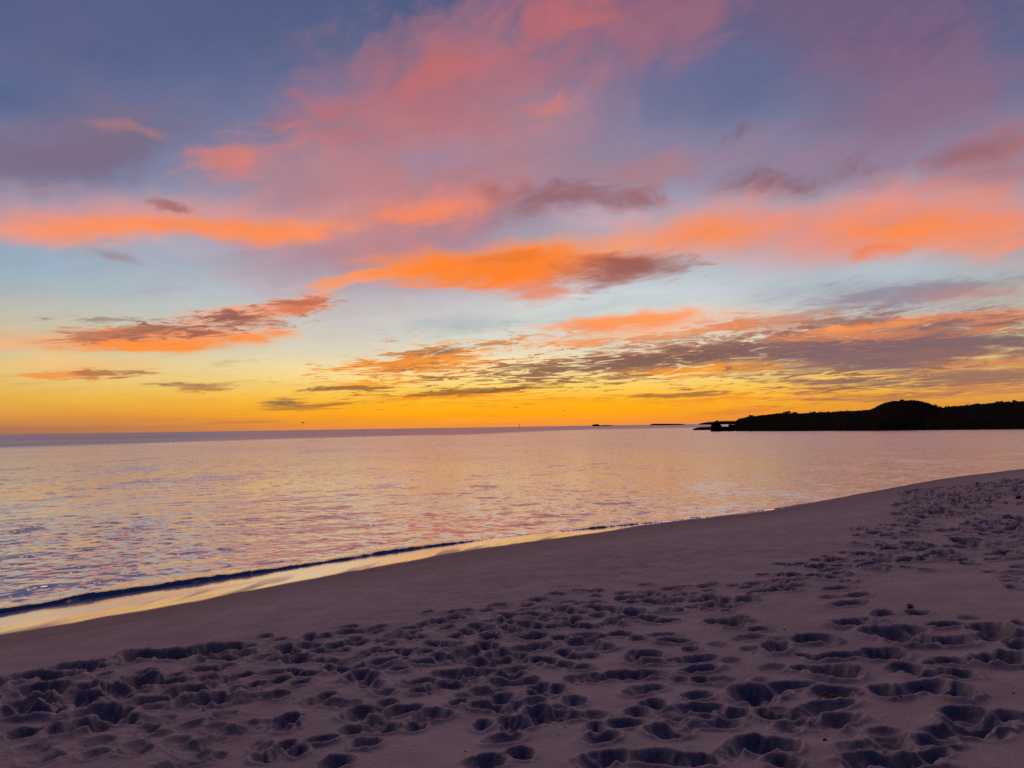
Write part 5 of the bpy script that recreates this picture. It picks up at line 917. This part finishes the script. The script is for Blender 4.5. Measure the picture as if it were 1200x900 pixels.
# ---- beacon far out on the water
m_dark, nt, bs = material('weathered_dark_paint')
nt.put(bs.inputs['Base Color'], nt.mix(nt.noise(nt.node('ShaderNodeNewGeometry').outputs['Position'], 1.0, 4), (0.02, 0.02, 0.022), (0.05, 0.045, 0.04)))
bs.inputs['Roughness'].default_value = 0.8
def lathe(name, prof, parent, mat, n=16):
    vs = [(r * math.cos(2 * math.pi * i / n), r * math.sin(2 * math.pi * i / n), z) for z, r in prof for i in range(n)]
    return mesh_obj(name, vs, grid_faces(len(prof), n, wrap=True)[:, ::-1], mat, parent)
bc = bpy.data.objects.new('sea_marker', None); COL.objects.link(bc); bc.location = BEACON
tag(bc, 'tiny dark upright marker standing alone on the open horizon', 'sea marker')
lathe('base', [(-0.8, 0.0), (-0.8, 1.5), (0.8, 1.5), (1.2, 1.1), (1.2, 0.5)], bc, m_dark)
lathe('post', [(1.2, 0.55), (4.4, 0.42), (7.6, 0.34)], bc, m_dark)
lathe('topmark', [(7.6, 0.3), (7.8, 0.85), (9.0, 0.8), (9.6, 0.1), (9.6, 0.0)], bc, m_dark)

# ---- gulls
m_gull, nt, bs = material('dark_feathers')
nt.put(bs.inputs['Base Color'], nt.mix(nt.noise(nt.node('ShaderNodeTexCoord').outputs['Object'], 9.0, 3), (0.03, 0.028, 0.03), (0.08, 0.075, 0.075)))
bs.inputs['Roughness'].default_value = 0.9
def gull(loc, heading, bank, flap, span, label):
    """one continuous body: fuselage lofted nose to tail, two tapered cranked wings growing out of its sides"""
    bm = bmesh.new(); n = 10; rings = []
    prof = [(0.50, 0.004), (0.47, 0.020), (0.42, 0.042), (0.36, 0.050), (0.30, 0.052), (0.20, 0.078), (0.05, 0.090), (-0.12, 0.074), (-0.26, 0.045), (-0.36, 0.03), (-0.46, 0.02)]
    for k, (y, r) in enumerate(prof):
        wide = 1.0 if k < 8 else 1.0 + 1.4 * (k - 7)
        rings.append([bm.verts.new((r * wide * math.cos(2 * math.pi * i / n), y, r * (0.9 if k < 8 else 0.45) * math.sin(2 * math.pi * i / n) + (0.02 if k < 5 else 0))) for i in range(n)])
    for a, b in zip(rings[:-1], rings[1:]):
        for i in range(n): bm.faces.new((a[i], a[(i + 1) % n], b[(i + 1) % n], b[i]))
    bm.faces.new(rings[0][::-1]); bm.faces.new(rings[-1])
    for sx in (-1, 1):
        st = [(0.05, 0.14, -0.12, 0.02, 0.024), (0.22, 0.20, -0.08, 0.02 + 0.5 * flap, 0.02), (0.45, 0.17, -0.06, 0.02 + 1.0 * flap, 0.016), (0.75, 0.04, -0.12, 0.9 * flap, 0.010), (1.0, -0.12, -0.16, 0.7 * flap, 0.004)]
        prev = None
        for (x, yf, yb, z, thk) in st:
            x = x * span / 2 * sx
            ring = [bm.verts.new((x, yf, z)), bm.verts.new((x, (yf + yb) / 2, z + thk)), bm.verts.new((x, yb, z)), bm.verts.new((x, (yf + yb) / 2, z - thk))]
            if prev:
                for i in range(4): bm.faces.new((prev[i], prev[(i + 1) % 4], ring[(i + 1) % 4], ring[i]))
            else: bm.faces.new(ring)
            prev = ring
        bm.faces.new(prev)
    bmesh.ops.recalc_face_normals(bm, faces=bm.faces)
    me = bpy.data.meshes.new('gull'); bm.to_mesh(me); bm.free(); me.materials.append(m_gull)
    me.polygons.foreach_set('use_smooth', [True] * len(me.polygons))
    o = bpy.data.objects.new('gull', me); COL.objects.link(o)
    o.location = loc; o.rotation_euler = (0, bank, heading)
    tag(o, label, 'bird')
for g in GULLS: gull(*g)

# ------------------------------------------------------------------ bits lying on the sand
dg = bpy.context.evaluated_depsgraph_get
def sand_z(x, y):
    hit, loc, nn, i = beach.ray_cast((x, y, 10), (0, 0, -1))
    return loc.z if hit else 0.9
m_weed, nt, bs = material('dry_brown_seaweed')
nt.put(bs.inputs['Base Color'], nt.mix(nt.noise(nt.node('ShaderNodeTexCoord').outputs['Object'], 30.0, 3), (0.05, 0.022, 0.010), (0.22, 0.10, 0.04)))
bs.inputs['Roughness'].default_value = 0.6
def weed(x, y, w_, h_, seed, label):
    rg = np.random.default_rng(seed); z0 = sand_z(x, y)
    root = bpy.data.objects.new('seaweed_clump', None); COL.objects.link(root); root.location = (x, y, z0)
    tag(root, label, 'seaweed')
    vs = []; fs = []; n = 0
    for k in range(34):                                     # curled leathery blades, each a narrow folded ribbon
        a = rg.random() * 6.28; ln = w_ * (0.35 + 0.5 * rg.random()); L = 7
        px = rg.normal(0, w_ * 0.22); py = rg.normal(0, w_ * 0.14); curl = rg.normal(0, 1.6); lift = h_ * (0.3 + 0.8 * rg.random())
        for i in range(L):
            f = i / (L - 1); aa = a + curl * f
            px += math.cos(aa) * ln / L; py += math.sin(aa) * ln / L * 0.6
            pz = lift * math.sin(math.pi * min(f * 1.1, 1)) + 0.003
            ww = w_ * 0.055 * math.sin(math.pi * (0.12 + 0.85 * f))
            nx, ny = -math.sin(aa) * ww, math.cos(aa) * ww
            vs += [(px - nx, py - ny, pz), (px, py, pz + ww * 0.5), (px + nx, py + ny, pz), (px, py, pz - ww * 0.1)]
            if i:
                b = n + (i - 1) * 4
                for e in range(4): fs.append((b + e, b + (e + 1) % 4, b + 4 + (e + 1) % 4, b + 4 + e))
        n += L * 4
    mesh_obj('blades', vs, fs, m_weed, root)
for a_ in WEEDS: weed(*a_)
for (x, y, sz, seed, label) in STONES:
    rock('stone', (x, y, sand_z(x, y) + sz * 0.3), (sz, sz * 0.8, sz * 0.6), seed, label, 'stone', sub=3, rough=0.35)
# crumbs of shell and weed strewn over the dry sand: nobody could count them
rg = np.random.default_rng(77); vs = []; fs = []; n = 0
for k in range(900):
    r = 3.2 + 9.0 * rg.random() ** 1.5; a = R(-36 + 72 * rg.random())
    x, y = r * math.sin(a), r * math.cos(a)
    s_, t_ = shore(np.array([x]), np.array([y]))
    if s_[0] < 4.8: continue
    if vnoise(np.array([x * 0.8]), np.array([y * 0.8]), 3)[0] < -0.05: continue
    z = sand_z(x, y); sz = 0.003 + 0.010 * rg.random() ** 3; aa = rg.random() * 6.28
    e = np.array([[1.3, 0, 0], [0, 0.8, 0], [-1.2, 0.2, 0], [0.1, -0.9, 0], [0, 0, 0.7], [0, 0, -0.4]]) * sz * (0.7 + 0.6 * rg.random((6, 1)))
    ca, sa = math.cos(aa), math.sin(aa)
    for q_ in e: vs.append((x + q_[0] * ca - q_[1] * sa, y + q_[0] * sa + q_[1] * ca, z + q_[2] + 0.001))
    for (i, j) in ((0, 1), (1, 2), (2, 3), (3, 0)): fs.append((n + i, n + j, n + 4)); fs.append((n + j, n + i, n + 5))
    n += 6
tag(mesh_obj('beach_crumbs', vs, fs, m_weed, smooth=False), 'dark crumbs of dry weed strewn over the sand', 'debris', kind='stuff')

# ------------------------------------------------------------------ camera
cam = bpy.data.cameras.new('camera'); cam.sensor_width = 36.0; cam.lens = 27.0
cam.clip_start = 0.05; cam.clip_end = 100000
co = bpy.data.objects.new('camera', cam); COL.objects.link(co)
import mathutils
p, phi = R(3.19), R(0.88)
f = mathutils.Vector((0, math.cos(p), math.sin(p))); r0 = mathutils.Vector((1, 0, 0)); u0 = r0.cross(f)
rt = r0 * math.cos(phi) - u0 * math.sin(phi); up = u0 * math.cos(phi) + r0 * math.sin(phi)
M = mathutils.Matrix((rt, up, -f)).transposed().to_4x4(); M.translation = (0, 0, EYE)
co.matrix_world = M
SC.camera = co
vs_ = SC.view_settings
vs_.view_transform = 'Standard'; vs_.look = 'None'; vs_.exposure = 0.0; vs_.gamma = 1.0; vs_.use_curve_mapping = False
SC.cycles.max_bounces = 5; SC.cycles.diffuse_bounces = 0; SC.cycles.glossy_bounces = 3
SC.cycles.use_denoising = False
